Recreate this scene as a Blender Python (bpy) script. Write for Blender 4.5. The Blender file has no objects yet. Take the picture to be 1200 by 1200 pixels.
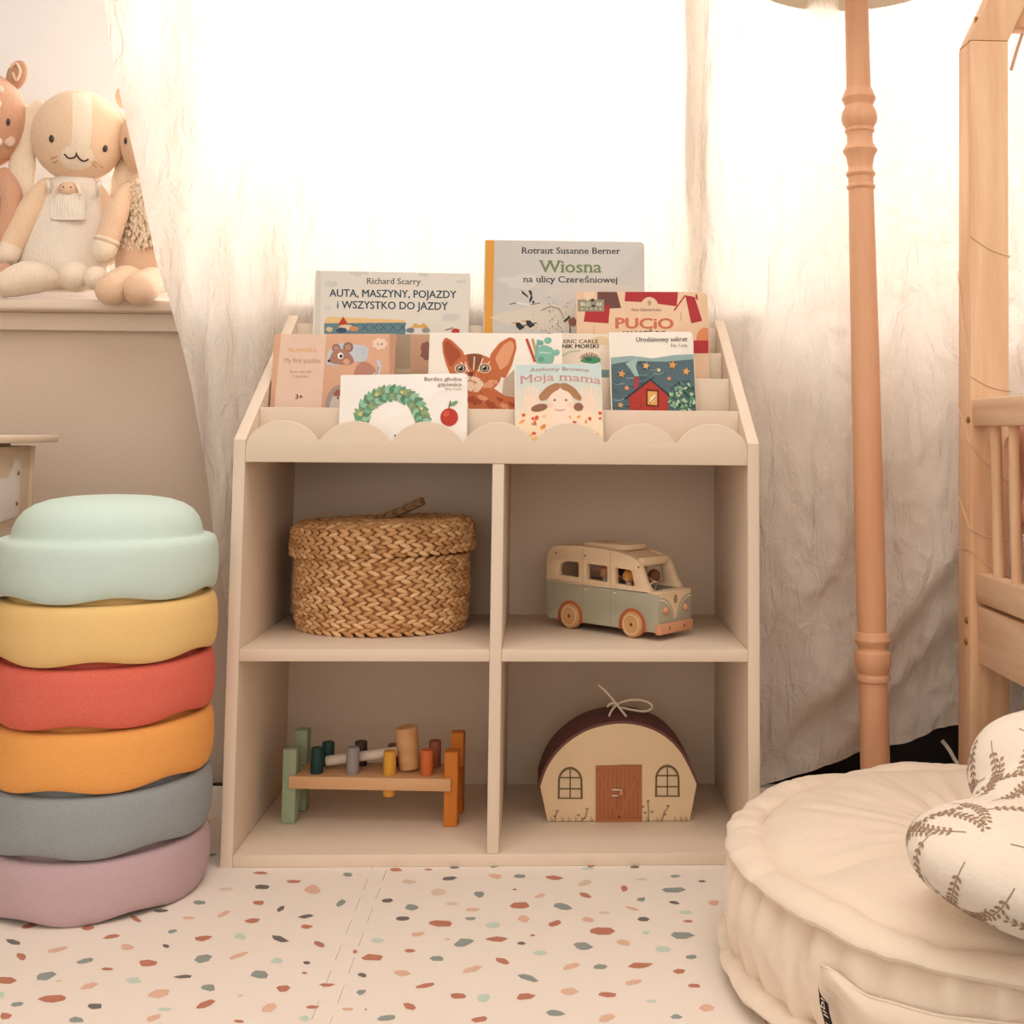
import bpy, bmesh, math, random
from mathutils import Vector, Matrix, noise
from mathutils.bvhtree import BVHTree

S = bpy.context.scene
COL = S.collection
random.seed(7)
PI = math.pi

# ------------------------------------------------------------------ camera
CAM = Vector((0.0721, -1.7692, 0.6411))
YAW, PITCH, ROLL, FPX, PPX, PPY = 0.0376, 0.0785, 0.0084, 1350.76, 691.75, 402.37
_f = Vector((math.sin(YAW)*math.cos(PITCH), math.cos(YAW)*math.cos(PITCH), math.sin(PITCH)))
_r0 = Vector((math.cos(YAW), -math.sin(YAW), 0)); _u0 = _r0.cross(_f)
_r = _r0*math.cos(ROLL) + _u0*math.sin(ROLL)
_u = -_r0*math.sin(ROLL) + _u0*math.cos(ROLL)
cd = bpy.data.cameras.new('camera'); cam = bpy.data.objects.new('camera', cd); COL.objects.link(cam)
cam.matrix_world = Matrix(((_r.x, _u.x, -_f.x, CAM.x), (_r.y, _u.y, -_f.y, CAM.y), (_r.z, _u.z, -_f.z, CAM.z), (0, 0, 0, 1)))
cd.sensor_fit = 'HORIZONTAL'; cd.sensor_width = 36; cd.lens = FPX/1200*36
cd.shift_x = (600-PPX)/1200; cd.shift_y = (PPY-600)/1200
cd.clip_start = 0.05
S.camera = cam

# ------------------------------------------------------------------ light
w = bpy.data.worlds.new('world'); S.world = w; w.use_nodes = True
bg = w.node_tree.nodes['Background']
bg.inputs[0].default_value = (1.0, 0.895, 0.79, 1); bg.inputs[1].default_value = 1.32

def area(name, loc, target, sx, sy, power, col):
    l = bpy.data.lights.new(name, 'AREA'); l.shape = 'RECTANGLE'; l.size = sx; l.size_y = sy
    l.energy = power; l.color = col
    o = bpy.data.objects.new(name, l); COL.objects.link(o); o.location = loc
    o.rotation_euler = (Vector(target)-Vector(loc)).to_track_quat('-Z', 'Y').to_euler()
    return o
area('daylight_behind_curtain', (0.5, 1.25, 1.85), (0.5, 0.4, 1.72), 4.4, 2.6, 185, (0.94, 0.975, 1))
area('overhead_key', (0.1, -1.0, 2.5), (0.1, -0.9, 0), 1.8, 1.2, 21, (1, 0.98, 0.955))  # unseen overhead key, added to brighten the floor and upward faces
S.view_settings.view_transform = 'Standard'; S.view_settings.look = 'None'
S.view_settings.exposure = 0.13; S.view_settings.gamma = 1; S.view_settings.use_curve_mapping = False

# ------------------------------------------------------------------ pixel rays (photo pixels to points in the room)
def ray(u, v): return _f + _r*((u-PPX)/FPX) - _u*((v-PPY)/FPX)
def aty(u, v, y): d = ray(u, v); return CAM + d*((y-CAM.y)/d.y)
def atz(u, v, z): d = ray(u, v); return CAM + d*((z-CAM.z)/d.z)
def atx(u, v, x): d = ray(u, v); return CAM + d*((x-CAM.x)/d.x)

# ------------------------------------------------------------------ materials
def lin(c):
    c = c/255.0
    return c/12.92 if c <= 0.04045 else ((c+0.055)/1.055)**2.4
def rgb(c): return (lin(c[0]), lin(c[1]), lin(c[2]), 1)
MATS = {}
def mat(name, c, rough=0.6, var=0.05, vscale=6.0, bump=0.0, bscale=150.0, stretch=(1, 1, 1), spec=0.3, speck=None, sheen=0.0):
    if name in MATS: return MATS[name]
    m = bpy.data.materials.new(name); m.use_nodes = True; MATS[name] = m
    nt = m.node_tree; N = nt.nodes; L = nt.links; b = N['Principled BSDF']
    b.inputs['Roughness'].default_value = rough; b.inputs['Specular IOR Level'].default_value = spec
    if sheen: b.inputs['Sheen Weight'].default_value = sheen
    tc = N.new('ShaderNodeTexCoord'); mp = N.new('ShaderNodeMapping'); mp.inputs['Scale'].default_value = stretch
    L.new(tc.outputs['Object'], mp.inputs['Vector'])
    col = rgb(c)
    nz = N.new('ShaderNodeTexNoise'); nz.inputs['Scale'].default_value = vscale; nz.inputs['Detail'].default_value = 4
    L.new(mp.outputs[0], nz.inputs['Vector'])
    mx = N.new('ShaderNodeMix'); mx.data_type = 'RGBA'
    k1, k2 = 1-var, 1+var
    mx.inputs[6].default_value = (col[0]*k1, col[1]*k1*0.985, col[2]*k1*0.97, 1)
    mx.inputs[7].default_value = (min(1, col[0]*k2), min(1, col[1]*k2), min(1, col[2]*k2), 1)
    L.new(nz.outputs['Fac'], mx.inputs[0])
    out = mx.outputs[2]
    if speck:
        v = N.new('ShaderNodeTexNoise'); v.inputs['Scale'].default_value = speck[1]; v.inputs['Detail'].default_value = 2
        L.new(tc.outputs['Object'], v.inputs['Vector'])
        cr = N.new('ShaderNodeValToRGB'); cr.color_ramp.elements[0].position = 0.52; cr.color_ramp.elements[1].position = 0.75
        L.new(v.outputs['Fac'], cr.inputs[0])
        m2 = N.new('ShaderNodeMix'); m2.data_type = 'RGBA'; m2.inputs[7].default_value = rgb(speck[0])
        L.new(cr.outputs[0], m2.inputs[0]); L.new(out, m2.inputs[6]); out = m2.outputs[2]
    L.new(out, b.inputs['Base Color'])
    if bump:
        n2 = N.new('ShaderNodeTexNoise'); n2.inputs['Scale'].default_value = bscale; n2.inputs['Detail'].default_value = 3
        L.new(mp.outputs[0], n2.inputs['Vector'])
        bp = N.new('ShaderNodeBump'); bp.inputs['Strength'].default_value = bump; bp.inputs['Distance'].default_value = 0.002
        L.new(n2.outputs['Fac'], bp.inputs['Height']); L.new(bp.outputs[0], b.inputs['Normal'])
    return m
def wood(name, c, c2, axis='z', scale=14.0, rough=0.5):
    if name in MATS: return MATS[name]
    m = bpy.data.materials.new(name); m.use_nodes = True; MATS[name] = m
    nt = m.node_tree; N = nt.nodes; L = nt.links; b = N['Principled BSDF']
    b.inputs['Roughness'].default_value = rough; b.inputs['Specular IOR Level'].default_value = 0.3
    tc = N.new('ShaderNodeTexCoord'); mp = N.new('ShaderNodeMapping')
    s = {'x': (0.1, 1, 1), 'y': (1, 0.1, 1), 'z': (1, 1, 0.1)}[axis]
    mp.inputs['Scale'].default_value = s
    L.new(tc.outputs['Object'], mp.inputs['Vector'])
    n0 = N.new('ShaderNodeTexNoise'); n0.inputs['Scale'].default_value = scale*0.7; n0.inputs['Detail'].default_value = 2
    L.new(mp.outputs[0], n0.inputs['Vector'])
    mul = N.new('ShaderNodeMath'); mul.operation = 'MULTIPLY'; mul.inputs[1].default_value = 16
    L.new(n0.outputs['Fac'], mul.inputs[0])
    fr = N.new('ShaderNodeMath'); fr.operation = 'PINGPONG'; fr.inputs[1].default_value = 1
    L.new(mul.outputs[0], fr.inputs[0])
    n1 = N.new('ShaderNodeTexNoise'); n1.inputs['Scale'].default_value = scale*14; n1.inputs['Detail'].default_value = 3
    L.new(mp.outputs[0], n1.inputs['Vector'])
    ad = N.new('ShaderNodeMath'); ad.operation = 'MULTIPLY_ADD'; ad.inputs[1].default_value = 0.45
    L.new(fr.outputs[0], ad.inputs[0]); 
    m3 = N.new('ShaderNodeMath'); m3.operation = 'MULTIPLY'; m3.inputs[1].default_value = 0.5
    L.new(n1.outputs['Fac'], m3.inputs[0]); L.new(m3.outputs[0], ad.inputs[2])
    mx = N.new('ShaderNodeMix'); mx.data_type = 'RGBA'
    mx.inputs[6].default_value = rgb(c); mx.inputs[7].default_value = rgb(c2)
    L.new(ad.outputs[0], mx.inputs[0]); L.new(mx.outputs[2], b.inputs['Base Color'])
    return m
def linen(name, c, trans=0.5, strength=0.5):
    m = bpy.data.materials.new(name); m.use_nodes = True; nt = m.node_tree; N = nt.nodes; L = nt.links
    N.remove(N['Principled BSDF']); out = N['Material Output']
    tc = N.new('ShaderNodeTexCoord')
    mp = N.new('ShaderNodeMapping'); mp.inputs['Scale'].default_value = (30, 30, 9)
    L.new(tc.outputs['Object'], mp.inputs['Vector'])
    n1 = N.new('ShaderNodeTexNoise'); n1.inputs['Scale'].default_value = 1.0; n1.inputs['Detail'].default_value = 6; n1.inputs['Distortion'].default_value = 1.2
    L.new(mp.outputs[0], n1.inputs['Vector'])
    n2 = N.new('ShaderNodeTexNoise'); n2.inputs['Scale'].default_value = 420; n2.inputs['Detail'].default_value = 2
    L.new(tc.outputs['Object'], n2.inputs['Vector'])
    wv = N.new('ShaderNodeMath'); wv.operation = 'MULTIPLY_ADD'; wv.inputs[1].default_value = 0.12
    L.new(n2.outputs['Fac'], wv.inputs[0]); L.new(n1.outputs['Fac'], wv.inputs[2])
    bp = N.new('ShaderNodeBump'); bp.inputs['Strength'].default_value = strength; bp.inputs['Distance'].default_value = 0.02
    L.new(wv.outputs[0], bp.inputs['Height'])
    mx = N.new('ShaderNodeMix'); mx.data_type = 'RGBA'; col = rgb(c)
    mx.inputs[6].default_value = (col[0]*0.9, col[1]*0.89, col[2]*0.88, 1); mx.inputs[7].default_value = col
    L.new(n2.outputs['Fac'], mx.inputs[0])
    d = N.new('ShaderNodeBsdfDiffuse'); t = N.new('ShaderNodeBsdfTranslucent')
    for s in (d, t): L.new(mx.outputs[2], s.inputs['Color']); L.new(bp.outputs[0], s.inputs['Normal'])
    ms = N.new('ShaderNodeMixShader'); ms.inputs[0].default_value = trans
    L.new(d.outputs[0], ms.inputs[1]); L.new(t.outputs[0], ms.inputs[2]); L.new(ms.outputs[0], out.inputs['Surface'])
    return m
def ink(c):
    c = tuple(int(x) for x in c)
    return mat('printed_%02x%02x%02x' % c, c, 0.55, 0.03, 60, spec=0.25)

# ------------------------------------------------------------------ objects
WM = {}
def thing(name, label, cat, loc=(0, 0, 0), rotz=0.0, group=None):
    o = bpy.data.objects.new(name, None); COL.objects.link(o); o.empty_display_size = 0.05
    o.location = loc; o.rotation_euler = (0, 0, rotz)
    WM[o] = Matrix.Translation(Vector(loc)) @ Matrix.Rotation(rotz, 4, 'Z')
    return tag(o, label, cat, group)
def tag(o, label, cat, group=None):
    o['label'] = label; o['category'] = cat
    if group: o['group'] = group
    return o
def obj(name, bm, mats, parent=None, local=False, smooth=True, ang=40, origin=None, label=None):
    """link a bmesh (world coordinates unless local) as ONE mesh object"""
    M = Matrix.Identity(4)
    if parent is not None: M = WM[parent]
    elif origin is not None: M = Matrix.Translation(Vector(origin))
    if not local: bm.transform(M.inverted())
    me = bpy.data.meshes.new(name)
    bmesh.ops.recalc_face_normals(bm, faces=bm.faces) if not bm.faces.layers.int.get('keep') else None
    bm.to_mesh(me); bm.free()
    for m in (mats if isinstance(mats, (list, tuple)) else [mats]): me.materials.append(m)
    if smooth:
        for p in me.polygons: p.use_smooth = True
        me.set_sharp_from_angle(angle=math.radians(ang))
    o = bpy.data.objects.new(name, me); COL.objects.link(o)
    WM[o] = M
    if parent is not None: o.parent = parent
    elif origin is not None: o.location = origin
    if label: o['label'] = label
    return o
def struct(name, bm, m, parent=None, **k):
    o = obj(name, bm, m, parent, **k)
    if parent is None: o['kind'] = 'structure'
    return o
def new(): return bmesh.new()
def add(bm, t, mi=None, M=None):
    vm = {}
    for v in t.verts: vm[v] = bm.verts.new(M @ v.co if M else v.co)
    for f in t.faces:
        try: g = bm.faces.new([vm[v] for v in f.verts])
        except ValueError: continue
        g.material_index = f.material_index if mi is None else mi
    t.free(); return bm
def box(bm, a, b, bev=0.0015, mi=0, M=None, seg=2):
    t = bmesh.new(); a = Vector(a); b = Vector(b)
    bmesh.ops.create_cube(t, size=1)
    for v in t.verts: v.co = Vector([(a[i]+b[i])/2 + v.co[i]*abs(b[i]-a[i]) for i in range(3)])
    if bev: bmesh.ops.bevel(t, geom=list(t.edges), offset=bev, segments=seg, profile=0.5, affect='EDGES', clamp_overlap=True)
    return add(bm, t, mi, M)
def lathe(bm, prof, seg=48, M=None, mi=0, sx=1.0, sy=1.0):
    t = bmesh.new(); rings = []
    for r, z in prof:
        if r < 1e-6: rings.append([t.verts.new((0, 0, z))])
        else: rings.append([t.verts.new((r*sx*math.cos(2*PI*k/seg), r*sy*math.sin(2*PI*k/seg), z)) for k in range(seg)])
    for A, B in zip(rings, rings[1:]):
        for k in range(seg):
            k2 = (k+1) % seg
            if len(A) == 1 and len(B) == 1: continue
            if len(A) == 1: t.faces.new((A[0], B[k2], B[k]))
            elif len(B) == 1: t.faces.new((A[k], A[k2], B[0]))
            else: t.faces.new((A[k], A[k2], B[k2], B[k]))
    return add(bm, t, mi, M)
def ell(bm, c, r, M=None, mi=0, u=16, v=10):
    if isinstance(r, (int, float)): r = (r, r, r)
    prof = [(math.sin(PI*i/v), -math.cos(PI*i/v)) for i in range(v+1)]
    prof[0] = (0, -1); prof[-1] = (0, 1)
    K = Matrix.Translation(Vector(c)) @ (M if M else Matrix.Identity(4)) @ Matrix.Diagonal((r[0], r[1], r[2], 1))
    return lathe(bm, prof, u, K, mi)
def spline(pts, n=6):
    P = [Vector(p) for p in pts]; out = []
    for i in range(len(P)-1):
        p0 = P[max(0, i-1)]; p1 = P[i]; p2 = P[i+1]; p3 = P[min(len(P)-1, i+2)]
        for k in range(n):
            t = k/n
            out.append(0.5*((2*p1)+(p2-p0)*t+(2*p0-5*p1+4*p2-p3)*t*t+(3*p1-p0-3*p2+p3)*t**3))
    out.append(P[-1]); return out
def tube(bm, pts, rad, seg=8, mi=0, caps=True, flat=1.0, ref=None, dome=False):
    """tube through points, radius (number or list); flat squeezes one axis"""
    P = [Vector(p) for p in pts]; n = len(P)
    Rr = [rad]*n if isinstance(rad, (int, float)) else list(rad)
    if len(Rr) != n:
        Q = Rr; Rr = []
        for i in range(n):
            f = i/(n-1)*(len(Q)-1); j = min(int(f), len(Q)-2); Rr.append(Q[j]+(Q[j+1]-Q[j])*(f-j))
    if dome:
        T0 = (P[0]-P[1]).normalized(); T1 = (P[-1]-P[-2]).normalized(); a = []; ar = []; b = []; br = []
        for k in range(1, 5):
            an = PI/2*k/4.3
            a.insert(0, P[0]+T0*Rr[0]*math.sin(an)); ar.insert(0, Rr[0]*math.cos(an))
            b.append(P[-1]+T1*Rr[-1]*math.sin(an)); br.append(Rr[-1]*math.cos(an))
        P = a+P+b; Rr = ar+Rr+br; n = len(P)
    t = bmesh.new(); rings = []
    T = (P[1]-P[0]).normalized()
    nrm = Vector(ref) if ref else (Vector((0, 0, 1)) if abs(T.z) < 0.9 else Vector((1, 0, 0)))
    for i in range(n):
        T = (P[min(i+1, n-1)]-P[max(i-1, 0)]).normalized()
        nrm = (nrm - T*nrm.dot(T)).normalized(); bn = T.cross(nrm)
        rings.append([t.verts.new(P[i]+nrm*(Rr[i]*flat*math.cos(2*PI*k/seg))+bn*(Rr[i]*math.sin(2*PI*k/seg))) for k in range(seg)])
    for A, B in zip(rings, rings[1:]):
        for k in range(seg): t.faces.new((A[k], A[(k+1) % seg], B[(k+1) % seg], B[k]))
    if caps: t.faces.new(rings[0][::-1]); t.faces.new(rings[-1])
    return add(bm, t, mi)
def grid(bm, fn, nu, nv, mi=0, thick=0.0, closed_u=False):
    """surface fn(i/nu, j/nv)"""
    t = bmesh.new(); V = [[t.verts.new(fn(i/nu, j/nv)) for j in range(nv+1)] for i in range(nu if closed_u else nu+1)]
    n = len(V)
    for i in range(nu):
        for j in range(nv): t.faces.new((V[i][j], V[(i+1) % n][j], V[(i+1) % n][j+1], V[i][j+1]))
    return add(bm, t, mi)
def roundpoly(pts, r, n=5):
    out = []; m = len(pts); rs = r if isinstance(r, (list, tuple)) else [r]*m
    for i in range(m):
        p = Vector(pts[i]).to_2d() if len(pts[i]) > 2 else Vector(pts[i]); a = Vector(pts[i-1]); b = Vector(pts[(i+1) % m])
        da = (a-p); db = (b-p); ri = min(rs[i], da.length*0.49, db.length*0.49)
        if ri < 1e-6: out.append(tuple(p)); continue
        A = p+da.normalized()*ri; B = p+db.normalized()*ri
        for k in range(n+1):
            t = k/n; out.append(tuple(A*(1-t)**2+p*2*t*(1-t)+B*t*t))
    return out
def from_curve(cu):
    o = bpy.data.objects.new('tmp', cu); COL.objects.link(o)
    dg = bpy.context.evaluated_depsgraph_get()
    me = bpy.data.meshes.new_from_object(o.evaluated_get(dg))
    bpy.data.objects.remove(o); t = bmesh.new(); t.from_mesh(me); bpy.data.meshes.remove(me); bpy.data.curves.remove(cu)
    bmesh.ops.remove_doubles(t, verts=t.verts, dist=1e-6)
    return t
def plate(bm, loops, depth, bev=0.0, M=None, mi=0):
    """flat plate in its XY plane, holes allowed, thickness depth about z=0"""
    cu = bpy.data.curves.new('tmp', 'CURVE'); cu.dimensions = '2D'; cu.fill_mode = 'BOTH'
    cu.extrude = max(0.0, depth/2-bev); cu.bevel_depth = bev; cu.bevel_resolution = 1; cu.offset = -bev
    for lp in loops:
        s = cu.splines.new('POLY'); s.points.add(len(lp)-1); s.use_cyclic_u = True
        for p, q in zip(s.points, lp): p.co = (q[0], q[1], 0, 1)
    t = from_curve(cu)
    for f in t.faces: f.material_index = 0
    return add(bm, t, mi, M)
def frame(o, x, y, z):
    return Matrix(((x[0], y[0], z[0], o[0]), (x[1], y[1], z[1], o[1]), (x[2], y[2], z[2], o[2]), (0, 0, 0, 1)))
XZ = lambda y: frame((0, y, 0), (1, 0, 0), (0, 0, 1), (0, -1, 0))     # plate plane -> world xz at depth y
YZ = lambda x: frame((x, 0, 0), (0, 1, 0), (0, 0, 1), (1, 0, 0))      # plate plane -> world yz at x
def copy_tree(o, parent=None):
    c = o.copy(); COL.objects.link(c)
    if parent: c.parent = parent
    for ch in list(o.children): copy_tree(ch, c)
    return c
def smooth(a, b, x):
    t = max(0.0, min(1.0, (x-a)/(b-a))); return t*t*(3-2*t)
_txt = {}
def text_mesh(s, serif, bold):
    """2D lettering from the built-in font as (verts, faces); serif adds small slabs to the stems"""
    k = (s, serif, bold)
    if k in _txt: return _txt[k]
    cu = bpy.data.curves.new('tmp', 'FONT'); cu.body = s; cu.size = 1; cu.resolution_u = 3
    t = from_curve(cu); V = [(v.co.x, v.co.y) for v in t.verts]; t.verts.index_update()
    Fc = [[v.index for v in f.verts] for f in t.faces]
    if serif:
        for e in t.edges:
            if len(e.link_faces) != 1: continue
            a, b = e.verts[0].co, e.verts[1].co; L = abs(a.x-b.x)
            if abs(a.y-b.y) > 0.004 or not 0.04 < L < 0.17: continue
            cy = e.link_faces[0].calc_center_median().y; d = 0.04 if cy > a.y else -0.04
            x0, x1 = min(a.x, b.x)-0.055, max(a.x, b.x)+0.055; n = len(V)
            V += [(x0, a.y), (x1, a.y), (x1, a.y+d), (x0, a.y+d)]; Fc.append([n, n+1, n+2, n+3])
    t.free(); n = len(V); d = 0.013*bold; F0 = list(Fc); V0 = list(V)
    if bold:
        for dx, dy in ((-d, 0), (d, 0), (0, d*0.6), (0, -d*0.6)):
            o = len(V); V += [(x+dx, y+dy) for x, y in V0]; Fc = Fc+[[i+o for i in f] for f in F0]
    _txt[k] = (V, Fc); return _txt[k]
class Art:
    """flat printed shapes on a plane; shapes are given in photo pixels and land on the plane"""
    def __init__(self, M, hit, w, h):
        self.M = M; self.Mi = M.inverted(); self.hit = hit; self.w = w; self.h = h
        self.bm = bmesh.new(); self.mats = []; self.k = 0
    def mi(self, c):
        m = ink(c)
        if m not in self.mats: self.mats.append(m)
        return self.mats.index(m)
    def loc(self, p): q = self.Mi @ self.hit(*p); return (q.x, q.y)
    def clip(self, pts):
        e = 0.0006
        for ax, lim, sg in ((0, e, 1), (0, self.w-e, -1), (1, e, 1), (1, self.h-e, -1)):
            out = []
            for i in range(len(pts)):
                a, b = pts[i-1], pts[i]; ia = (a[ax]-lim)*sg >= 0; ib = (b[ax]-lim)*sg >= 0
                if ia != ib:
                    f = (lim-a[ax])/(b[ax]-a[ax]); out.append((a[0]+(b[0]-a[0])*f, a[1]+(b[1]-a[1])*f))
                if ib: out.append(b)
            pts = out
            if len(pts) < 3: return []
        return pts
    def raw(self, pts, mi, z):
        pts = self.clip(pts)
        if len(pts) < 3: return
        try:
            f = self.bm.faces.new([self.bm.verts.new(self.M @ Vector((x, y, z))) for x, y in pts]); f.material_index = mi
        except ValueError: pass
    def poly(self, pts, c):
        self.k += 1; self.raw([self.loc(p) for p in pts], self.mi(c), 0.000009*self.k+0.00006)
    def ell(self, cx, cy, rx, ry, c, rot=0.0, n=18, a0=0, a1=360):
        r = math.radians(rot); P = []
        for k in range(n+1 if a1-a0 < 360 else n):
            a = math.radians(a0+(a1-a0)*k/n); x = rx*math.cos(a); y = ry*math.sin(a)
            P.append((cx+x*math.cos(r)-y*math.sin(r), cy+x*math.sin(r)+y*math.cos(r)))
        self.poly(P, c)
    def blob(self, cx, cy, rx, ry, c, rot=0, jag=0.15, n=14, seed=0):
        rd = random.Random(seed+int(cx*7+cy*13)); r = math.radians(rot); P = []
        for k in range(n):
            a = 2*PI*k/n; q = 1+rd.uniform(-jag, jag); x = rx*q*math.cos(a); y = ry*q*math.sin(a)
            P.append((cx+x*math.cos(r)-y*math.sin(r), cy+x*math.sin(r)+y*math.cos(r)))
        self.poly(P, c)
    def line(self, pts, wd, c):
        L = []; Rg = []
        for i, p in enumerate(pts):
            a = pts[max(0, i-1)]; b = pts[min(len(pts)-1, i+1)]; dx, dy = b[0]-a[0], b[1]-a[1]; l = math.hypot(dx, dy) or 1
            L.append((p[0]-dy/l*wd/2, p[1]+dx/l*wd/2)); Rg.append((p[0]+dy/l*wd/2, p[1]-dx/l*wd/2))
        self.poly(L+Rg[::-1], c)
    def text(self, s, x0, x1, base, c, serif=False, bold=0, cap=None, tilt=0.0, arch=0.0):
        V, Fc = text_mesh(s, serif, bold); self.k += 1; mi = self.mi(c)
        xs = [v[0] for v in V]; a, b = min(xs), max(xs); sc = (x1-x0)/(b-a); sv = cap/0.73 if cap else sc
        z = 0.000009*self.k+0.00008; P = []
        for x, y in V:
            f = (x-a)/(b-a); P.append(self.loc((x0+(x-a)*sc, base+tilt*f-y*sv-arch*(1-(2*f-1)**2))))
        n5 = len(P)//5 if bold else len(P); self.k += 3
        bv = [self.bm.verts.new(self.M @ Vector((p[0], p[1], z+5e-6*(i//max(1, n5))))) for i, p in enumerate(P)]
        for f in Fc:
            try: g = self.bm.faces.new([bv[i] for i in f]); g.material_index = mi
            except ValueError: pass
def art_into(bm, art, base):
    """append art faces to bm, its materials after the first `base` ones"""
    t = art.bm
    for f in t.faces: f.material_index += base
    add(bm, t)

# ================================================================== the room
M_floor = wood('dark_floor', (38, 30, 27), (22, 18, 17), 'y', 6, 0.5)
M_wall_low = mat('shaded_wall', (214, 195, 177), 0.9, 0.03, 3, 0.25, 260)  # upper wall's paint, darkened: dimmer light below the ledge is in the colour
M_wall_up = mat('white_wall', (238, 236, 236), 0.9, 0.02, 3, 0.2, 260)
M_white = mat('white_paint', (238, 232, 224), 0.5, 0.02)
M_sill = mat('sill_paint', (226, 208, 190), 0.55, 0.03)
M_dark = mat('dark_skirting', (30, 26, 25), 0.6, 0.05)
XL, XR, YF = -2.6, 2.3, -3.0
SILL_Z = 0.884; SILL_Y = 0.40; LOW_Y = 0.46; UP_Y = 0.78
WX0, WX1, WZ0, WZ1 = -0.86, 1.75, 0.93, 2.25

b = new(); box(b, (XL, YF, -0.06), (XR, UP_Y+0.1, -0.012), 0); struct('floor', b, M_floor, smooth=False)
b = new(); box(b, (XL, YF, 2.55), (XR, UP_Y+0.1, 2.6), 0); struct('ceiling', b, M_white, smooth=False)
b = new(); box(b, (XL-0.08, YF, -0.012), (XL, UP_Y, 2.55), 0); struct('wall_left', b, M_wall_up, smooth=False)
b = new(); box(b, (XR, YF, -0.012), (XR+0.08, UP_Y, 2.55), 0); struct('wall_right', b, M_wall_up, smooth=False)
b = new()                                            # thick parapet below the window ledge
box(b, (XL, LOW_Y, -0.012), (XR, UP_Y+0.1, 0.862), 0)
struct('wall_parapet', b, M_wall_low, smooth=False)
b = new()                                            # thin wall around the window
box(b, (XL, UP_Y, 0.862), (WX0, UP_Y+0.1, 2.55), 0)
box(b, (WX1, UP_Y, 0.862), (XR, UP_Y+0.1, 2.55), 0)
box(b, (WX0, UP_Y, 0.862), (WX1, UP_Y+0.1, WZ0), 0)
box(b, (WX0, UP_Y, WZ1), (WX1, UP_Y+0.1, 2.55), 0)
struct('wall_back', b, M_wall_up, smooth=False)
b = new(); box(b, (0.2, LOW_Y-0.014, -0.012), (XR, LOW_Y, 0.12), 0.002); struct('baseboard_back', b, M_dark)
# window ledge board with a rounded nose and a small apron moulding
b = new(); box(b, (XL, SILL_Y, SILL_Z-0.022), (0.485, UP_Y, SILL_Z), 0.007, seg=4); struct('trim_1', b, M_sill)
b = new(); box(b, (XL, LOW_Y-0.022, SILL_Z-0.056), (0.47, LOW_Y, SILL_Z-0.022), 0.003); struct('trim_2', b, M_sill)
# window: frame, mullions, panes
wf = new(); fy0, fy1 = UP_Y+0.02, UP_Y+0.08
for x in (WX0, WX1-0.06): box(wf, (x, fy0, WZ0), (x+0.06, fy1, WZ1), 0.004)
box(wf, (WX0+0.06, fy0, WZ0), (WX1-0.06, fy1, WZ0+0.06), 0.004); box(wf, (WX0+0.06, fy0, WZ1-0.06), (WX1-0.06, fy1, WZ1), 0.004)
MUL = (0.40,)
for x in MUL: box(wf, (x-0.045, fy0, WZ0+0.06), (x+0.045, fy1, WZ1-0.06), 0.004)
win = struct('window_1', wf, M_white)
gm = bpy.data.materials.new('window_glass'); gm.use_nodes = True
N = gm.node_tree.nodes; L = gm.node_tree.links; N.remove(N['Principled BSDF'])
tr = N.new('ShaderNodeBsdfTransparent'); gl = N.new('ShaderNodeBsdfGlossy'); gl.inputs['Roughness'].default_value = 0.03
ms = N.new('ShaderNodeMixShader'); ms.inputs[0].default_value = 0.06
L.new(tr.outputs[0], ms.inputs[1]); L.new(gl.outputs[0], ms.inputs[2]); L.new(ms.outputs[0], N['Material Output'].inputs['Surface'])
for x0, x1 in ((WX0+0.06, MUL[0]-0.045), (MUL[0]+0.045, WX1-0.06)):
    b = new(); box(b, (x0, UP_Y+0.045, WZ0+0.06), (x1, UP_Y+0.05, WZ1-0.06), 0); obj('pane', b, gm, win, smooth=False)

# ================================================================== curtains
M_lin = linen('washed_linen', (252, 241, 229), 0.30, 0.9)
def curtain_left(s, t):
    z = 2.40 + (0.10-2.40)*t
    # the left edge swings in towards the floor
    q = 1.45-z
    xl = (-0.775+0.16*q if z > 1.45 else -0.775+0.16*q+0.228*q*q if z > 0.885 else -0.612+(0.885-z)*0.24 if z > 0.43 else -0.503+(0.43-z)*0.12)
    x = xl + (0.376-xl)*s
    y = 0.385 + 0.06*smooth(0.95, 2.4, z)
    fold = 0.006 + 0.014*smooth(0.9, 1.7, z)
    y += fold*(math.sin(x*31+1.1*math.sin(x*9))*0.6 + 0.5*math.sin(x*53+z*1.3))
    y += 0.010*noise.noise(Vector((x*9, z*4, 1.3))) + 0.004*noise.noise(Vector((x*40, z*9, 4.7)))
    front = smooth(-0.40, -0.47, x)*smooth(1.15, 0.86, z)     # hangs free in front of the ledge beside the shelf
    y -= 0.055*front
    y += front*(0.012*math.sin(x*70+z*5) + 0.014*math.sin(x*40-z*14)*smooth(0.75, 0.3, z))
    if z < 0.95 and x > -0.42: y = min(max(y, 0.368), 0.392)
    elif z < 0.95: y = min(y, 0.392)
    return Vector((x, y, z))
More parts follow.
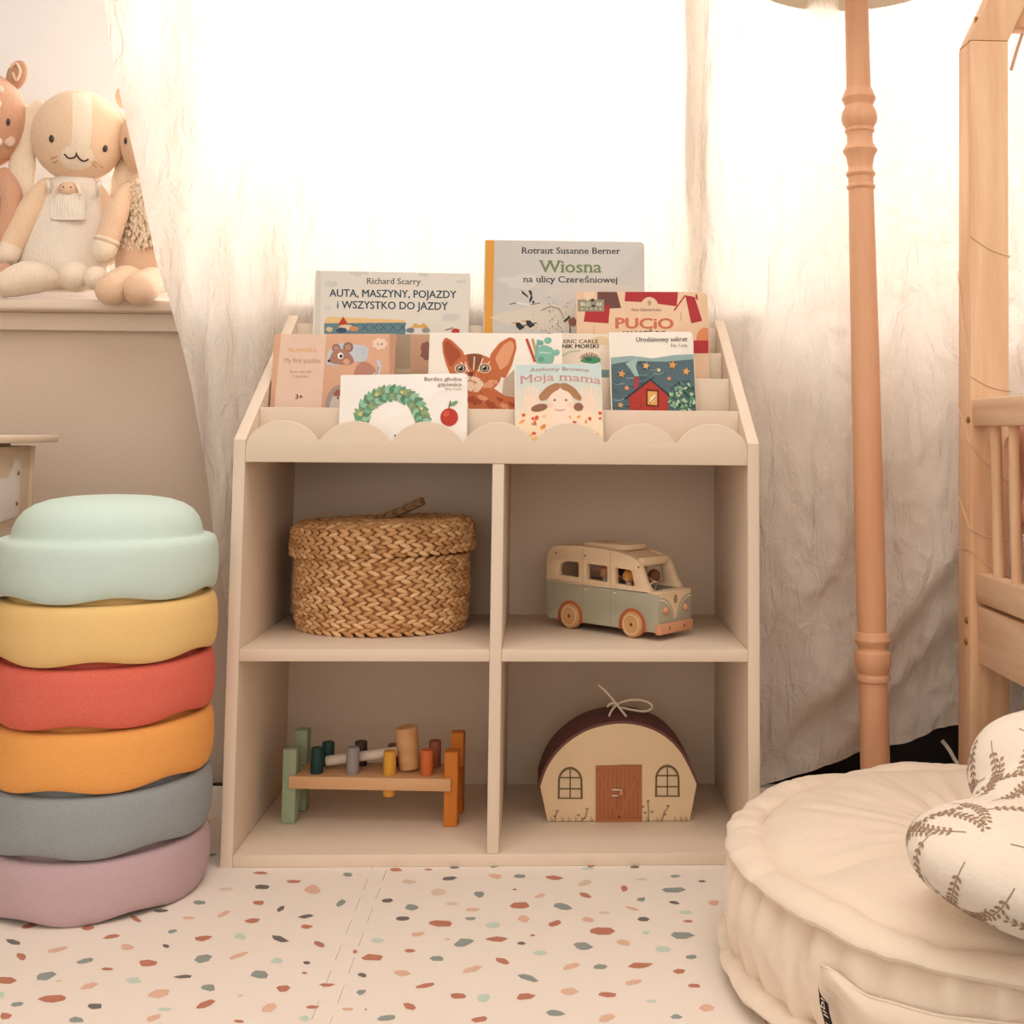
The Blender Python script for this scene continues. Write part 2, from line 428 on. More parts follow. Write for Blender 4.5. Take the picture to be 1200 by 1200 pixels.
def curtain_right(s, t):
    zb = 0.035
    x = 0.362 + (1.55-0.362)*s
    zb = 0.006 + 0.052*smooth(0.47, 0.62, x) + 0.05*smooth(0.62, 0.85, x)+0.004*math.sin(x*40)
    z = 2.40 + (zb-2.40)*t
    x += 0.006*math.sin(z*5)*(1-s)
    y = 0.378 + 0.05*smooth(0.95, 2.4, z)
    free = smooth(0.44, 0.62, x)
    y -= free*0.055*smooth(1.3, 0.7, z)
    fold = (0.005 + 0.012*free + 0.008*smooth(0.95, 1.7, z))
    y += fold*(math.sin(x*29+0.6)*0.6 + 0.5*math.sin(x*47+z*1.1))*smooth(0.15, 0.75, z)
    y += 0.012*noise.noise(Vector((x*8, z*3.5, 7.3)))*(0.4+0.6*free) + 0.005*noise.noise(Vector((x*38, z*11, 2.7)))
    # slanting swags near the floor
    for a, sl, rec, bul in ((0.045, 1.02, 0.034, 0.026), (0.075-0.16, 1.05, 0.022, 0.018), (0.26, 1.25, 0.006, 0.012)):
        d = z - (a + sl*(x-0.46) + 0.012*math.sin(x*23+a*40))
        y += free*(rec/(1+math.exp(max(-40, min(40, d/0.012)))) - bul*math.exp(-(max(d, 0)/0.10)**2)*(1 if d > 0 else math.exp(-(d/0.03)**2)))
    y = min(y, LOW_Y-0.03)
    y += 0.006*free*noise.noise(Vector(((x+z*0.7)*22, (z-x*0.8)*8, 9.1)))*smooth(1.0, 0.5, z)
    y -= 0.0055*free*(1-abs(noise.noise(Vector((x*13+z*9, z*10-x*9, 5.5)))))**5 + 0.004*free*(1-abs(noise.noise(Vector((x*26-z*9, z*13+x*12, 1.5)))))**6
    if x < 0.44: y = min(max(y, 0.364), 0.378)
    return Vector((x, y, z))
t0 = thing('window_curtain', 'sheer white linen curtain behind the toy shelf, its left edge beside the plush toys', 'curtain', (-0.25, 0.385, 0.1))
b = new(); grid(b, curtain_left, 190, 230); obj('curtain_panel', b, M_lin, t0, ang=180)
def hem(s, t):
    p = curtain_left(1.0, t); return Vector((p.x - 0.045*s - 0.004*math.sin(s*9), p.y+0.012+0.012*math.sin(s*6), p.z))
b = new(); grid(b, hem, 10, 120); obj('folded_hem', b, M_lin, t0, ang=180)
def hem2(s, t):
    p = curtain_left(1.0, t); return Vector((p.x - 0.004 - 0.036*s - 0.004*math.sin(s*7), p.y+0.030+0.008*math.sin(s*5), p.z))
b = new(); grid(b, hem2, 8, 120); obj('folded_hem', b, M_lin, t0, ang=180)
t1 = thing('window_curtain', 'sheer white linen curtain hanging behind the floor lamp and the wooden bed post', 'curtain', (0.9, 0.36, 0.03))
b = new(); grid(b, curtain_right, 260, 420); obj('curtain_panel', b, M_lin, t1, ang=180)

# ================================================================== play mats with terrazzo chips
M_mat = mat('cream_foam', (242, 230, 218), 0.65, 0.02, 5, 0.12, 500)
CH = {'t': (194, 128, 104), 'p': (230, 188, 164), 'g': (150, 158, 152), 'd': (120, 112, 106), 'm': (202, 218, 205), 'b': (226, 204, 180)}
CK = list(CH)
Z6 = """t872,66,28,5 g1163,72,18,8 t983,95,26,6 b757,120,28,6 d877,113,28,8 p1047,122,30,16 g668,165,25,7 t866,166,20,8 g1140,168,20,10,-30 d940,186,15,8,-30 d1025,211,28,7,-10 p632,217,22,5 p748,203,25,8,-25 t845,226,28,8,-8 t1025,246,22,7 t97,243,30,10,-15 t295,250,22,8 t455,220,20,8,30 d538,193,25,6 t375,279,33,7,-10 g578,262,18,7,-15 t680,285,34,10,-8 m805,278,22,12 d937,288,30,10,15 t1070,305,22,9,25 d45,297,25,9,15 p193,323,42,8,-12 p425,315,25,12 d555,311,14,7,15 t72,346,18,11,20 g285,360,30,8,-10 t497,368,38,11 g677,352,35,14,-10 p800,342,38,8,-18 m928,359,24,10 d1027,367,13,6 t358,388,20,6 g152,412,38,14,-15 t22,425,36,12 m447,426,28,12 d615,413,33,7,-5 g868,407,33,15 t1020,401,10,4 p297,445,32,9,-15 b197,428,14,3 g698,450,25,13 t948,453,27,12 t1095,441,32,7 p533,469,38,15,-8 t180,487,52,14,-3 g57,505,23,8,-8 d317,513,28,11,-5 t690,505,33,11,-20 p900,517,28,15,-15 t1047,515,22,6 m553,523,27,7 p515,552,30,10,-15 t18,545,22,12 g255,558,27,11 t800,563,20,6 m5,475,12,12 m1020,553,20,10 b805,477,10,5"""
Z7 = """t168,50,20,6 t267,50,16,3 d345,44,16,3 d330,77,25,6,-5 p470,70,24,8,10 g545,70,20,6 t650,75,32,7,5 m755,47,20,5 d898,42,16,4 b745,90,25,9,-15 b920,80,18,4 g1022,70,16,5 d1102,86,12,4 t865,107,11,10 b208,87,22,7 b297,119,27,11 t530,111,7,3 g423,127,18,11 p608,130,20,6,-15 t747,129,22,7,20 g1013,113,40,10 g917,141,15,7 d142,145,20,7 b340,155,20,5 g215,165,22,10 p402,172,24,6 t545,160,38,11 g677,163,32,10,10 d1017,151,17,5,10 p890,169,22,5,15 p1140,151,18,10 b803,182,20,4 m1053,181,22,6 d188,200,21,7 g396,200,18,6 p558,201,20,12 p755,203,20,8,10 d922,201,21,8 t1060,208,17,4 t307,215,40,11 m462,220,25,9 t653,214,22,8,-15 t798,238,40,12 p233,248,23,8,-10 m930,243,14,6 g1041,251,42,11 m113,267,23,9 g375,272,30,13,-10 t475,262,35,9 p325,263,10,3 d551,275,14,5 t585,251,8,3 g740,284,32,12,10 p863,273,24,9,10 m982,292,25,10 t210,298,17,6 m607,305,22,8 t42,301,9,6 t97,318,36,11 g293,322,25,9 t495,331,24,9,20 p703,346,32,11,-15 g793,347,25,9 t915,343,37,10,-5 g1070,317,20,7 p400,355,32,9,-15 p185,367,27,10 t1031,361,21,7 d65,372,15,7,10 g570,380,35,10,15 t257,405,30,8,-8 p893,395,29,9,-10 t1080,405,22,7 g60,425,18,8,-10 p697,423,27,12 t357,436,27,9 m437,443,20,13 t563,439,31,12,-5 t815,433,29,8,5 t208,468,26,11,15 p20,477,20,5 m948,452,16,5 p1117,472,26,12 t75,478,4,3 g138,504,33,9,-5 t423,508,28,10,-10 g655,489,28,11,5 p812,503,32,12,-12 g1023,500,20,9"""
CHIPS = []
def chip(c, pts): CHIPS.append((CK.index(c)+1, pts))
for txt, sc, ox in ((Z6, 2.857, 0), (Z7, 2.609, 400)):
    for it in txt.split():
        c = it[0]; q = [float(x) for x in it[1:].split(',')]; rot = math.radians(q[4]) if len(q) > 4 else 0
        n = random.choice((6, 7, 8)); P = []
        for k in range(n):
            a = 2*PI*k/n+random.uniform(-0.25, 0.25); rr = 1+random.uniform(-0.2, 0.12)
            x = q[2]*rr*math.cos(a); y = q[3]*rr*math.sin(a)*1.0
            p = atz(ox+(q[0]+x*math.cos(rot)-y*math.sin(rot))/sc, 1000+(q[1]+x*math.sin(rot)+y*math.cos(rot))/sc, 0)
            P.append((p.x, p.y))
        chip(c, P)
for i in range(900):                                   # the rest of the mats, away from the listed chips
    x, y = random.uniform(-1.34, 1.0), random.uniform(-0.78, 0.38)
    if -0.46 < y < 0.0 and -0.62 < x < 0.32: continue
    if any(abs(x-p[1][0][0])+abs(y-p[1][0][1]) < 0.055 for p in CHIPS[150:]): continue
    n = 7; a0 = random.uniform(0, PI); rx = random.uniform(0.006, 0.014); ry = rx*random.uniform(0.4, 0.8); P = []
    for k in range(n):
        a = 2*PI*k/n; rr = random.uniform(0.8, 1.1); u, v = rx*rr*math.cos(a), ry*rr*math.sin(a)
        P.append((x+u*math.cos(a0)-v*math.sin(a0), y+u*math.sin(a0)+v*math.cos(a0)))
    chip(random.choice('tttggdpppmb'), P)
JX = -0.166
def joint(dx):                                         # jigsaw edge running away from the camera
    P = []; y = -0.80; k = 0
    while y < 0.39:
        s = 0.011 if k % 2 else -0.011; o = 0.004
        P += [(JX+dx-s, y+o), (JX+dx+s, y-o)] if k else [(JX+dx+s, y)]
        y += 0.036; k += 1
    P.append((P[-1][0], 0.40)); return P
MM = [M_mat]+[mat('chip_'+k, CH[k], 0.6, 0.05, 40) for k in CK]
for side, lab in ((-1, 'cream play mat tile with terrazzo print under the stack of foam stones'), (1, 'cream play mat tile with terrazzo print under the toy shelf and pouf')):
    J = joint(side*0.00015)
    outer = [(-1.366, 0.40), (-1.366, -0.80)] if side < 0 else [(1.034, 0.40), (1.034, -0.80)]
    b = new(); plate(b, [J+outer], 0.012, 0.0006, Matrix.Translation((0, 0, -0.006)))
    for mi, P in CHIPS:
        cx = sum(p[0] for p in P)/len(P)
        if (cx-JX)*side <= 0.006: continue
        t = bmesh.new(); f = t.faces.new([t.verts.new((p[0], p[1], 0.00025)) for p in P])
        if f.normal.z < 0 or True: f.normal_update()
        if f.normal.z < 0: f.normal_flip()
        add(b, t, mi)
    o = obj('foam_play_mat', b, MM, None, smooth=False, origin=(JX+side*0.6, -0.2, -0.012)); tag(o, lab, 'play mat', 'terrazzo foam mat tiles')

# ================================================================== the toy shelf
M_mdf = mat('beige_lacquer', (227, 208, 188), 0.5, 0.015, 5, 0.05, 600, spec=0.35)
W, T, D = 0.40, 0.018, 0.358
H1, H2, H3, HT, DB = 0.6284, 0.5947, 0.3163, 0.8526, 0.3439
shelf = thing('toy_bookshelf', 'beige painted toy shelf with a scalloped book rack on top and four open cubbies', 'bookshelf', (0, 0.18, 0), 0)
for s in (-1, 1):
    b = new(); plate(b, [[(0, 0), (D, 0), (D, HT), (D-0.012, HT), (0, H1)]], T, 0.0012, YZ(s*(W-T/2))); obj('side_panel', b, M_mdf, shelf)
iw = W-T
b = new(); box(b, (-iw, 0.001, 0), (iw, DB, T)); obj('bottom_panel', b, M_mdf, shelf)
b = new(); box(b, (-iw, 0.0015, H2), (iw, DB, H2+T)); obj('rack_deck', b, M_mdf, shelf)
b = new(); box(b, (-T/2, 0.0005, T), (T/2, DB, H2)); obj('center_divider', b, M_mdf, shelf)
for x0, x1 in ((-iw, -T/2), (T/2, iw)):
    b = new(); box(b, (x0, 0.001, H3-T), (x1, DB, H3)); obj('shelf_board', b, M_mdf, shelf)
b = new(); box(b, (-iw, DB, 0.0), (iw, DB+0.006, 0.836)); obj('back_panel', b, M_mdf, shelf)
# scalloped front: seven bumps
n = 7; pw = 2*iw/n; sag = 0.0330; Rr = ((pw/2)**2+sag**2)/(2*sag); zv = 0.6250
top = []
for i in range(n):
    for k in range(49):
        x = -pw/2+pw*k/48; z = math.sqrt(Rr*Rr-x*x)-(Rr-sag)
        if k in (0, 48) and not ((i == 0 and k == 0) or (i == n-1 and k == 48)): continue
        top.append((-iw+pw*(i+0.5)+x, zv+max(z, 0.003)))
top[0] = (-iw, zv-0.008); top[-1] = (iw, zv-0.008)
b = new(); plate(b, [[(-iw, H2), (iw, H2)]+top[::-1]], 0.012, 0.0018, XZ(0.006)); obj('scalloped_front', b, M_mdf, shelf)
TIER = ((0.0783, 0.6796), (0.1732, 0.7363), (0.2586, 0.7857), (0.3307, 0.8364))
DT = 0.008
for y, z in TIER[:3]:
    b = new(); box(b, (-iw, y, H2+T), (iw, y+DT, z), 0.002); obj('rack_divider', b, M_mdf, shelf)
b = new(); box(b, (-iw, TIER[3][0], H2+T), (iw, DB, TIER[3][1]), 0.001); obj('rack_back', b, M_mdf, shelf)

# ================================================================== books in the rack
DECK = H2+T
M_page = mat('paper_edge', (240, 232, 220), 0.8, 0.04, 200)
def book(name, label, cat, tier, yb, lean, TL, TR, th, cover, draw, rc=0.006, group='books in the scalloped rack', box_like=False, spine=None):
    n = Vector((0, -1, lean)).normalized(); p0 = Vector((0, yb, DECK))
    def hit(u, v):
        d = ray(u, v); return CAM + d*((p0-CAM).dot(n)/d.dot(n))
    A, B = hit(*TL), hit(*TR); ex = (B-A).normalized(); ey = n.cross(ex); w = (B-A).length
    hgt = min((A.z-DECK)/ey.z, (B.z-DECK-0)/ey.z); hgt = min(A.z, B.z)-DECK; hgt /= ey.z
    hgt -= 0.0018 + th*max(0, n.z)
    o = A - ey*hgt
    M = frame(o, ex, ey, n)
    t = thing(name, label, cat, tuple(o+ex*w/2), 0, group)
    cm = ink(cover); c = new()
    cv = 0.0022 if not box_like else 0.001
    prof = lambda e: roundpoly([(0, e), (w, e), (w, hgt), (0, hgt)], [0.001, 0.001, rc, 0.001])
    if box_like:
        box(c, (0, 0, -th), (w, hgt, 0), 0.0012, 0, M)
    else:
        plate(c, [prof(0)], cv, 0.0004, M @ Matrix.Translation((0, 0, -cv/2)))
        plate(c, [prof(0)], cv, 0.0004, M @ Matrix.Translation((0, 0, -th+cv/2)))
        box(c, (-0.0015, 0, -th), (0.001, hgt, 0), 0.0006, 0, M)
    a = Art(M, hit, w, hgt); draw(a); art_into(c, a, 1)
    obj('lid' if box_like else 'cover', c, [cm]+a.mats, t, smooth=True, ang=30)
    if not box_like:
        pg = new(); box(pg, (0.001, 0.001, -th+cv), (w-0.0015, hgt-0.0015, -cv), 0.0003, 0, M); obj('pages', pg, M_page, t)
    else:
        pg = new(); box(pg, (0.002, 0.002, -th-0.004), (w-0.002, hgt-0.002, -th), 0.0003, 0, M); obj('tray', pg, cm, t)
    return t

rnd = random.Random(3)
INK = (58, 62, 66)
def d_trucks(a):
    for x, y, r in ((388, 333, 9), (420, 319, 12), (384, 361, 5), (528, 372, 10), (496, 322, 6), (540, 330, 6), (520, 355, 5)): a.blob(x, y, r, r*0.4, (208, 206, 200), 0, 0.3)
    a.poly([(371, 317), (376, 317), (375, 392), (369, 392)], (214, 208, 198))
    a.text('Richard Scarry', 429.5, 493.5, 332.5, INK, True, 0.4, cap=7.2, tilt=0.8)
    a.text('AUTA, MASZYNY, POJAZDY', 386, 535, 347.5, (52, 74, 86), False, 1.5, cap=9.2, tilt=2)
    a.text('i WSZYSTKO DO JAZDY', 395, 525, 361.2, (52, 74, 86), False, 1.5, cap=9.2, tilt=2)
    a.poly([(381, 375), (384, 371), (474, 375), (476, 379), (380, 380)], (232, 196, 138))
    a.poly([(380, 379), (475, 378), (475, 394), (380, 394)], (104, 136, 146))
    for i in range(6): a.line([(412+i*11, 379), (421+i*11, 388)], 1, (74, 104, 112)); a.line([(421+i*11, 379), (412+i*11, 388)], 1, (74, 104, 112))
    a.poly([(396, 381), (402, 371), (408, 380)], (190, 66, 52)); a.blob(405, 384, 8, 4, (228, 204, 172)); a.blob(400, 387, 6, 3, (60, 84, 110))
    a.blob(415, 385, 6, 3, (206, 150, 110)); a.blob(386, 386, 4, 3, (222, 196, 150))
    a.poly([(484, 381), (500, 381), (502, 384), (482, 384)], (222, 172, 92)); a.ell(487, 381, 2.6, 2.2, (222, 172, 92)); a.ell(496, 381, 2.6, 2.2, (222, 172, 92))
    a.blob(481, 387, 5, 3, (120, 130, 134)); a.blob(499, 387, 5, 3, (150, 150, 140))
    a.blob(534, 388, 5, 3, (186, 62, 56)); a.line([(522, 387), (531, 384)], 1, (80, 70, 66))
book('picture_book', 'wide pale grey picture book about vehicles, leftmost in the back row of the rack', 'book', 4, 0.288, 0.11, (371, 317), (551, 320.5), 0.012, (226, 220, 210), d_trucks, 0.001)

def d_birds(a):
    a.poly([(566, 278), (579.5, 278), (577, 400), (562, 400)], (224, 160, 68))
    a.blob(700, 345, 60, 16, (212, 204, 194), 0, 0.2); a.blob(640, 372, 60, 14, (216, 206, 192), 0, 0.2); a.blob(612, 330, 24, 8, (214, 210, 204), 0, 0.3)
    a.text('Rotraut Susanne Berner', 611, 727, 297, (46, 52, 56), True, 1.0, cap=7.6, tilt=0.5)
    a.text('Wiosna', 631, 705, 319, (118, 138, 94), True, 1.2, cap=14.5, tilt=0.4)
    a.text('na ulicy Czereśniowej', 613, 724, 330.5, (46, 52, 56), True, 0.8, cap=7.6, tilt=1)
    a.poly([(611, 340), (619, 347), (619, 349), (612, 344)], (40, 46, 48)); a.poly([(619, 340), (623, 341), (624, 350), (621, 355), (620, 352), (622, 347)], (40, 46, 48))
    a.line([(597, 356.5), (605, 355)], 1, (90, 84, 80)); a.line([(605, 355), (620, 357)], 2.2, (226, 222, 214)); a.line([(622, 357), (633, 355)], 1, (150, 100, 80)); a.ell(625, 354, 1.4, 1.6, (50, 50, 50))
    for x, y in ((604, 378), (616, 375.5)):
        a.poly([(x, y), (x+5, y), (x+11, y+6), (x+5, y+9), (x+1, y+5)], (48, 50, 54)); a.line([(x-5, y+1), (x+1, y)], 1.2, (214, 160, 100)); a.line([(x+8, y+4), (x+13, y+3)], 1.4, (60, 60, 62))
    for i in range(120):
        x, y = rnd.uniform(622, 688), rnd.uniform(345, 392)
        if y < 375-abs(x-660)*0.6+(14 if x < 640 else -18): continue
        l = rnd.uniform(1, 3); an = rnd.uniform(0, PI); a.line([(x, y), (x+l*math.cos(an), y+l*math.sin(an))], 0.6, rnd.choice(((120, 112, 100), (160, 150, 136), (150, 126, 108))))
    a.line([(634, 364), (645, 359), (655, 362), (660, 370)], 0.9, (150, 126, 108))
    a.blob(671, 377, 5, 5, (142, 94, 76)); a.line([(661, 377), (668, 371)], 2.4, (60, 58, 58)); a.line([(668, 380), (668, 391)], 1.4, (142, 94, 76))
book('picture_book', 'tall grey picture book with orange spine strip and green title, back row', 'book', 4, 0.285, 0.11, (569, 281), (755, 283.5), 0.014, (204, 200, 194), d_birds, 0.010)

def d_town(a):
    R1, R2 = (178, 52, 58), (112, 74, 66)
    a.poly([(700, 339), (722, 339), (728, 361), (700, 362)], R2)
    a.poly([(687, 357), (715, 358), (713, 379), (684, 377)], R1)
    a.poly([(733, 338), (795, 338), (793, 359), (770, 356), (752, 354), (732, 353)], R1)
    a.ell(761, 361, 11, 13, (232, 200, 170)); a.ell(761, 355, 2.2, 3, (190, 150, 120))
    a.poly([(803, 346), (814, 348), (823, 376), (810, 379)], R1); a.line([(803, 346), (790, 364)], 1.6, R1); a.poly([(815, 345), (817, 345), (818, 352), (815, 350)], R1)
    a.line([(798, 366), (798, 376)], 1.5, (214, 180, 150)); a.line([(696, 381), (696, 392)], 1.5, (214, 180, 150))
    a.poly([(677, 351), (708, 351), (708, 365), (677, 365)], (150, 146, 122)); a.text('BLO', 680.5, 692, 358.3, (238, 232, 218), False, 1, cap=4.2); a.text('AK', 698.5, 706, 358.3, (238, 232, 218), False, 1, cap=4.2)
    for i in range(5): a.ell(682+i*5.4, 362, 0.8, 0.8, (230, 224, 208))
    a.blob(694.5, 351.5, 2.6, 1.8, (50, 44, 42), 0, 0.3); a.blob(695.5, 358.5, 2.6, 1.3, (50, 44, 42), 0, 0.3); a.blob(690, 346, 6, 6, (238, 208, 178), 0, 0.2)
    a.text('Marta Galewska-Kustra', 740, 775, 364.5, (140, 96, 76), False, 0.6, cap=3.4)
    a.text('PUCiO', 721, 789.5, 384.5, (206, 116, 86), False, 2.6, cap=12.6, tilt=0.6)
    a.text('W MiEŚCiE', 730, 780, 395, (60, 50, 48), False, 1.5, cap=7.5)
    a.ell(826, 398, 10, 14, (222, 140, 96)); a.poly([(813, 399), (830, 399), (830, 414), (813, 414)], R1)
    a.poly([(676, 395), (812, 399), (812, 440), (676, 440)], (224, 186, 156))
book('board_book', 'peach picture book with red roofs on its cover, second row at the right', 'book', 3, 0.222, 0.13, (676.5, 341.5), (829, 342), 0.012, (232, 198, 166), d_town, 0.012)

def d_mouse(a):
    a.poly([(330, 385), (383, 385), (376, 484), (321, 484)], (230, 198, 178))
    G = (224, 170, 112); Bn = (182, 134, 108)
    a.text('FILIBABBA', 337.5, 371.5, 412.5, G, False, 1.6, cap=4.6)
    a.text('My first puzzles', 333.5, 375.5, 425, Bn, False, 0.4, cap=6, tilt=0.4)
    a.text('Four animals', 340, 365, 437, Bn, False, 0.4, cap=3.2); a.text('2 puzzles', 343, 361, 442.5, Bn, False, 0.4, cap=3.2)
    a.text('3+', 346, 355, 467.5, (96, 70, 60), False, 2.5, cap=5.5)
    gy, gb, br = (196, 202, 208), (174, 182, 190), (172, 126, 108)
    a.poly(roundpoly([(382, 428), (384, 412), (396, 402), (430, 405), (433, 412), (429, 424), (412, 424), (396, 429)], 4), gy)
    a.line([(424, 409), (428, 408), (428, 413), (424, 414)], 0.9, gb)
    a.ell(394, 408, 5, 5, (150, 108, 92)); a.ell(408, 407, 6, 6, (150, 108, 92)); a.ell(394, 408, 3, 3, (186, 142, 124)); a.ell(408, 407, 3.6, 3.6, (186, 142, 124))
    a.poly(roundpoly([(384, 424), (391, 410), (403, 408), (412, 416), (416, 425), (408, 428), (392, 427)], 4), br)
    a.ell(399, 417, 3.4, 3.8, (244, 240, 234)); a.ell(399.6, 417.4, 1.9, 2.1, (50, 36, 34)); a.ell(385.5, 423, 1.7, 1.6, (70, 48, 44))
    a.ell(406, 424, 4, 3.5, (214, 165, 135))
    a.poly(roundpoly([(414, 440), (417, 430), (424, 423), (434, 426), (441, 433), (438, 444), (416, 445)], 4), (186, 132, 114))
    a.line([(437, 441), (443, 437), (445, 429), (443, 422)], 4.5, gy); a.line([(437, 441), (442, 437), (443.5, 430)], 1.2, (160, 116, 100))
    for k in range(7): an = k*2*PI/7; a.ell(445+6*math.cos(an), 403+4.6*math.sin(an), 3, 2.6, (238, 212, 188))
    a.ell(445, 403, 5.6, 4.6, (238, 212, 188)); a.text('3-4', 441.5, 448.5, 404.6, (150, 110, 90), False, 1.5, cap=3)
    a.ell(399, 477, 18, 26, (168, 150, 140)); a.ell(401, 480, 15, 22, (206, 192, 184)); a.blob(396, 461, 5, 4, (160, 96, 80)); a.ell(396, 466.5, 1.2, 1.2, (60, 44, 40))
    a.poly([(457, 389), (466, 389), (466, 484), (456, 484)], (198, 150, 122))
book('puzzle_box', 'flat terracotta puzzle box with a mouse picture and pale label, leftmost in the rack', 'puzzle box', 2, 0.118, 0.20, (321.5, 391), (463.5, 391), 0.016, (216, 168, 138), d_mouse, group='puzzle boxes in the rack', box_like=True)
def d_second(a):
    a.poly([(460, 388), (481, 388), (480, 480), (458, 480)], (168, 148, 126)); a.poly([(458, 432), (481, 432), (481, 438), (458, 438)], (186, 170, 146))
    a.blob(499, 412, 6, 11, (140, 96, 84), 0, 0.2)
book('puzzle_box', 'brown puzzle box standing partly hidden between the mouse box and the cat box', 'puzzle box', 3, 0.196, 0.16, (452, 391.5), (534, 392), 0.018, (192, 152, 124), d_second, group='puzzle boxes in the rack', box_like=True)

def d_cat(a):
    o1, o2, o3, o4 = (196, 108, 66), (166, 80, 46), (224, 158, 118), (236, 204, 178)
    a.poly([(570, 470), (603, 462), (603, 484), (570, 484)], (236, 224, 208)); a.poly([(590, 445), (606, 430), (606, 468), (588, 466)], (196, 172, 150))
    a.poly([(549, 484), (548, 458), (560, 450), (580, 456), (592, 464), (606, 466), (606, 484)], o1)
    for x, y, r, c in ((556, 470, 9, o2), (575, 474, 8, o2), (592, 476, 6, o3), (566, 466, 6, o3), (585, 468, 5, o2), (600, 474, 5, o2)): a.blob(x, y, r, r*0.5, c, 25, 0.3)
    a.poly(roundpoly([(519, 414), (518, 401), (522, 395), (530, 399), (543, 412), (548, 432), (528, 440), (523, 428)], 3), o1)
    a.poly(roundpoly([(521, 413), (520, 402), (524, 398), (531, 404), (540, 414), (540, 426), (527, 430)], 3), o2)
    a.poly(roundpoly([(574, 416), (585, 402), (597, 395), (604, 397), (605.5, 408), (600, 428), (592, 444), (576, 436)], 3), o1)
    a.poly(roundpoly([(580, 420), (589, 405), (598, 399), (602, 402), (602, 410), (595, 428), (586, 434)], 3), o3)
    a.poly(roundpoly([(527, 432), (537, 420), (546, 415), (560, 414), (576, 420), (588, 436), (586, 448), (576, 458), (556, 464), (541, 456), (531, 446)], 5), o1)
    a.poly(roundpoly([(547, 416), (556, 414), (566, 417), (562, 430), (556, 436), (550, 430)], 2), (132, 80, 56))
    for p in ([(545, 424), (550, 438)], [(566, 420), (560, 436)], [(556, 418), (555, 434)], [(574, 424), (566, 432)], [(540, 424), (544, 432)]): a.line(p, 1.5, o4)
    a.poly(roundpoly([(546, 440), (560, 442), (568, 450), (560, 460), (548, 458)], 3), o4); a.blob(574, 450, 8, 4, o3, -30)
    for ex, ey in ((540, 432), (568, 431.5)):
        a.ell(ex, ey, 7.4, 5.8, o4); a.ell(ex, ey, 5.8, 4.9, (70, 52, 46)); a.ell(ex, ey, 4.4, 3.9, (176, 166, 142)); a.ell(ex, ey, 2.6, 2.7, (34, 28, 26)); a.ell(ex-1, ey-1.4, 0.9, 0.9, (246, 244, 240))
    a.poly([(548, 436), (556, 436), (553, 442), (550, 441)], (110, 62, 54)); a.line([(551, 442), (551, 446), (545, 448)], 0.9, (110, 62, 54)); a.line([(551, 446), (559, 449)], 0.9, (110, 62, 54))
    for i in range(24):
        an = rnd.uniform(0, 1); x = 533+52*an; y = 438+rnd.uniform(0, 22); a.line([(x, y), (x+rnd.uniform(-4, 4), y+rnd.uniform(2, 5))], 0.7, rnd.choice((o2, o3, o4)))
    te = (130, 186, 166)
    for p, c in (([(617, 397), (627, 424)], (196, 72, 54)), ([(624, 397), (630, 420)], (190, 160, 110)), ([(631, 398), (628, 420)], (120, 168, 170))): a.line(p, 3.2, c)
    a.poly(roundpoly([(630, 408), (638, 404), (648, 408), (650, 416), (648, 426), (628, 426)], 3), te); a.ell(642, 399, 4.5, 3.8, te); a.ell(652, 413, 4, 3.6, te); a.ell(634, 402, 3, 3, (110, 168, 150)); a.line([(632, 413), (646, 414)], 1.2, (196, 222, 208)); a.ell(634, 421, 3.6, 3, (100, 158, 140))
book('puzzle_box', 'white puzzle box with a ginger cat on the front, middle of the rack', 'puzzle box', 2, 0.118, 0.20, (503.5, 389.5), (659, 391), 0.016, (240, 231, 218), d_cat, group='puzzle boxes in the rack', box_like=True)

def d_sea(a):
    a.ell(703, 404, 14, 10, (232, 206, 168), 0, 16, 180, 360)
    a.text('ERIC CARLE', 660.5, 701, 402.2, (104, 88, 68), False, 2, cap=4.6); a.text('NIK MORSKI', 658.5, 701.5, 408, (44, 38, 36), False, 2.4, cap=4.8)
    a.line([(659, 417), (668, 412), (680, 411)], 2, (190, 200, 188))
    for k in range(9): an = math.radians(200+k*17); a.line([(691, 422), (691+12*math.cos(an), 422+9*math.sin(an))], 1.5, (50, 110, 84) if k % 2 else (196, 96, 66))
    a.blob(692, 422, 11, 4, (78, 150, 108), 0, 0.15); a.blob(690, 421, 5, 2, (60, 110, 90), 0, 0.2)
    a.poly([(650, 436), (680, 437), (700, 433), (720, 434), (720, 452), (650, 452)], (124, 154, 156))
book('board_book', 'beige board book with a green spiky plant, left of the starry one', 'book', 3, 0.196, 0.13, (650, 390), (714.5, 391.5), 0.010, (236, 222, 204), d_sea, 0.003)

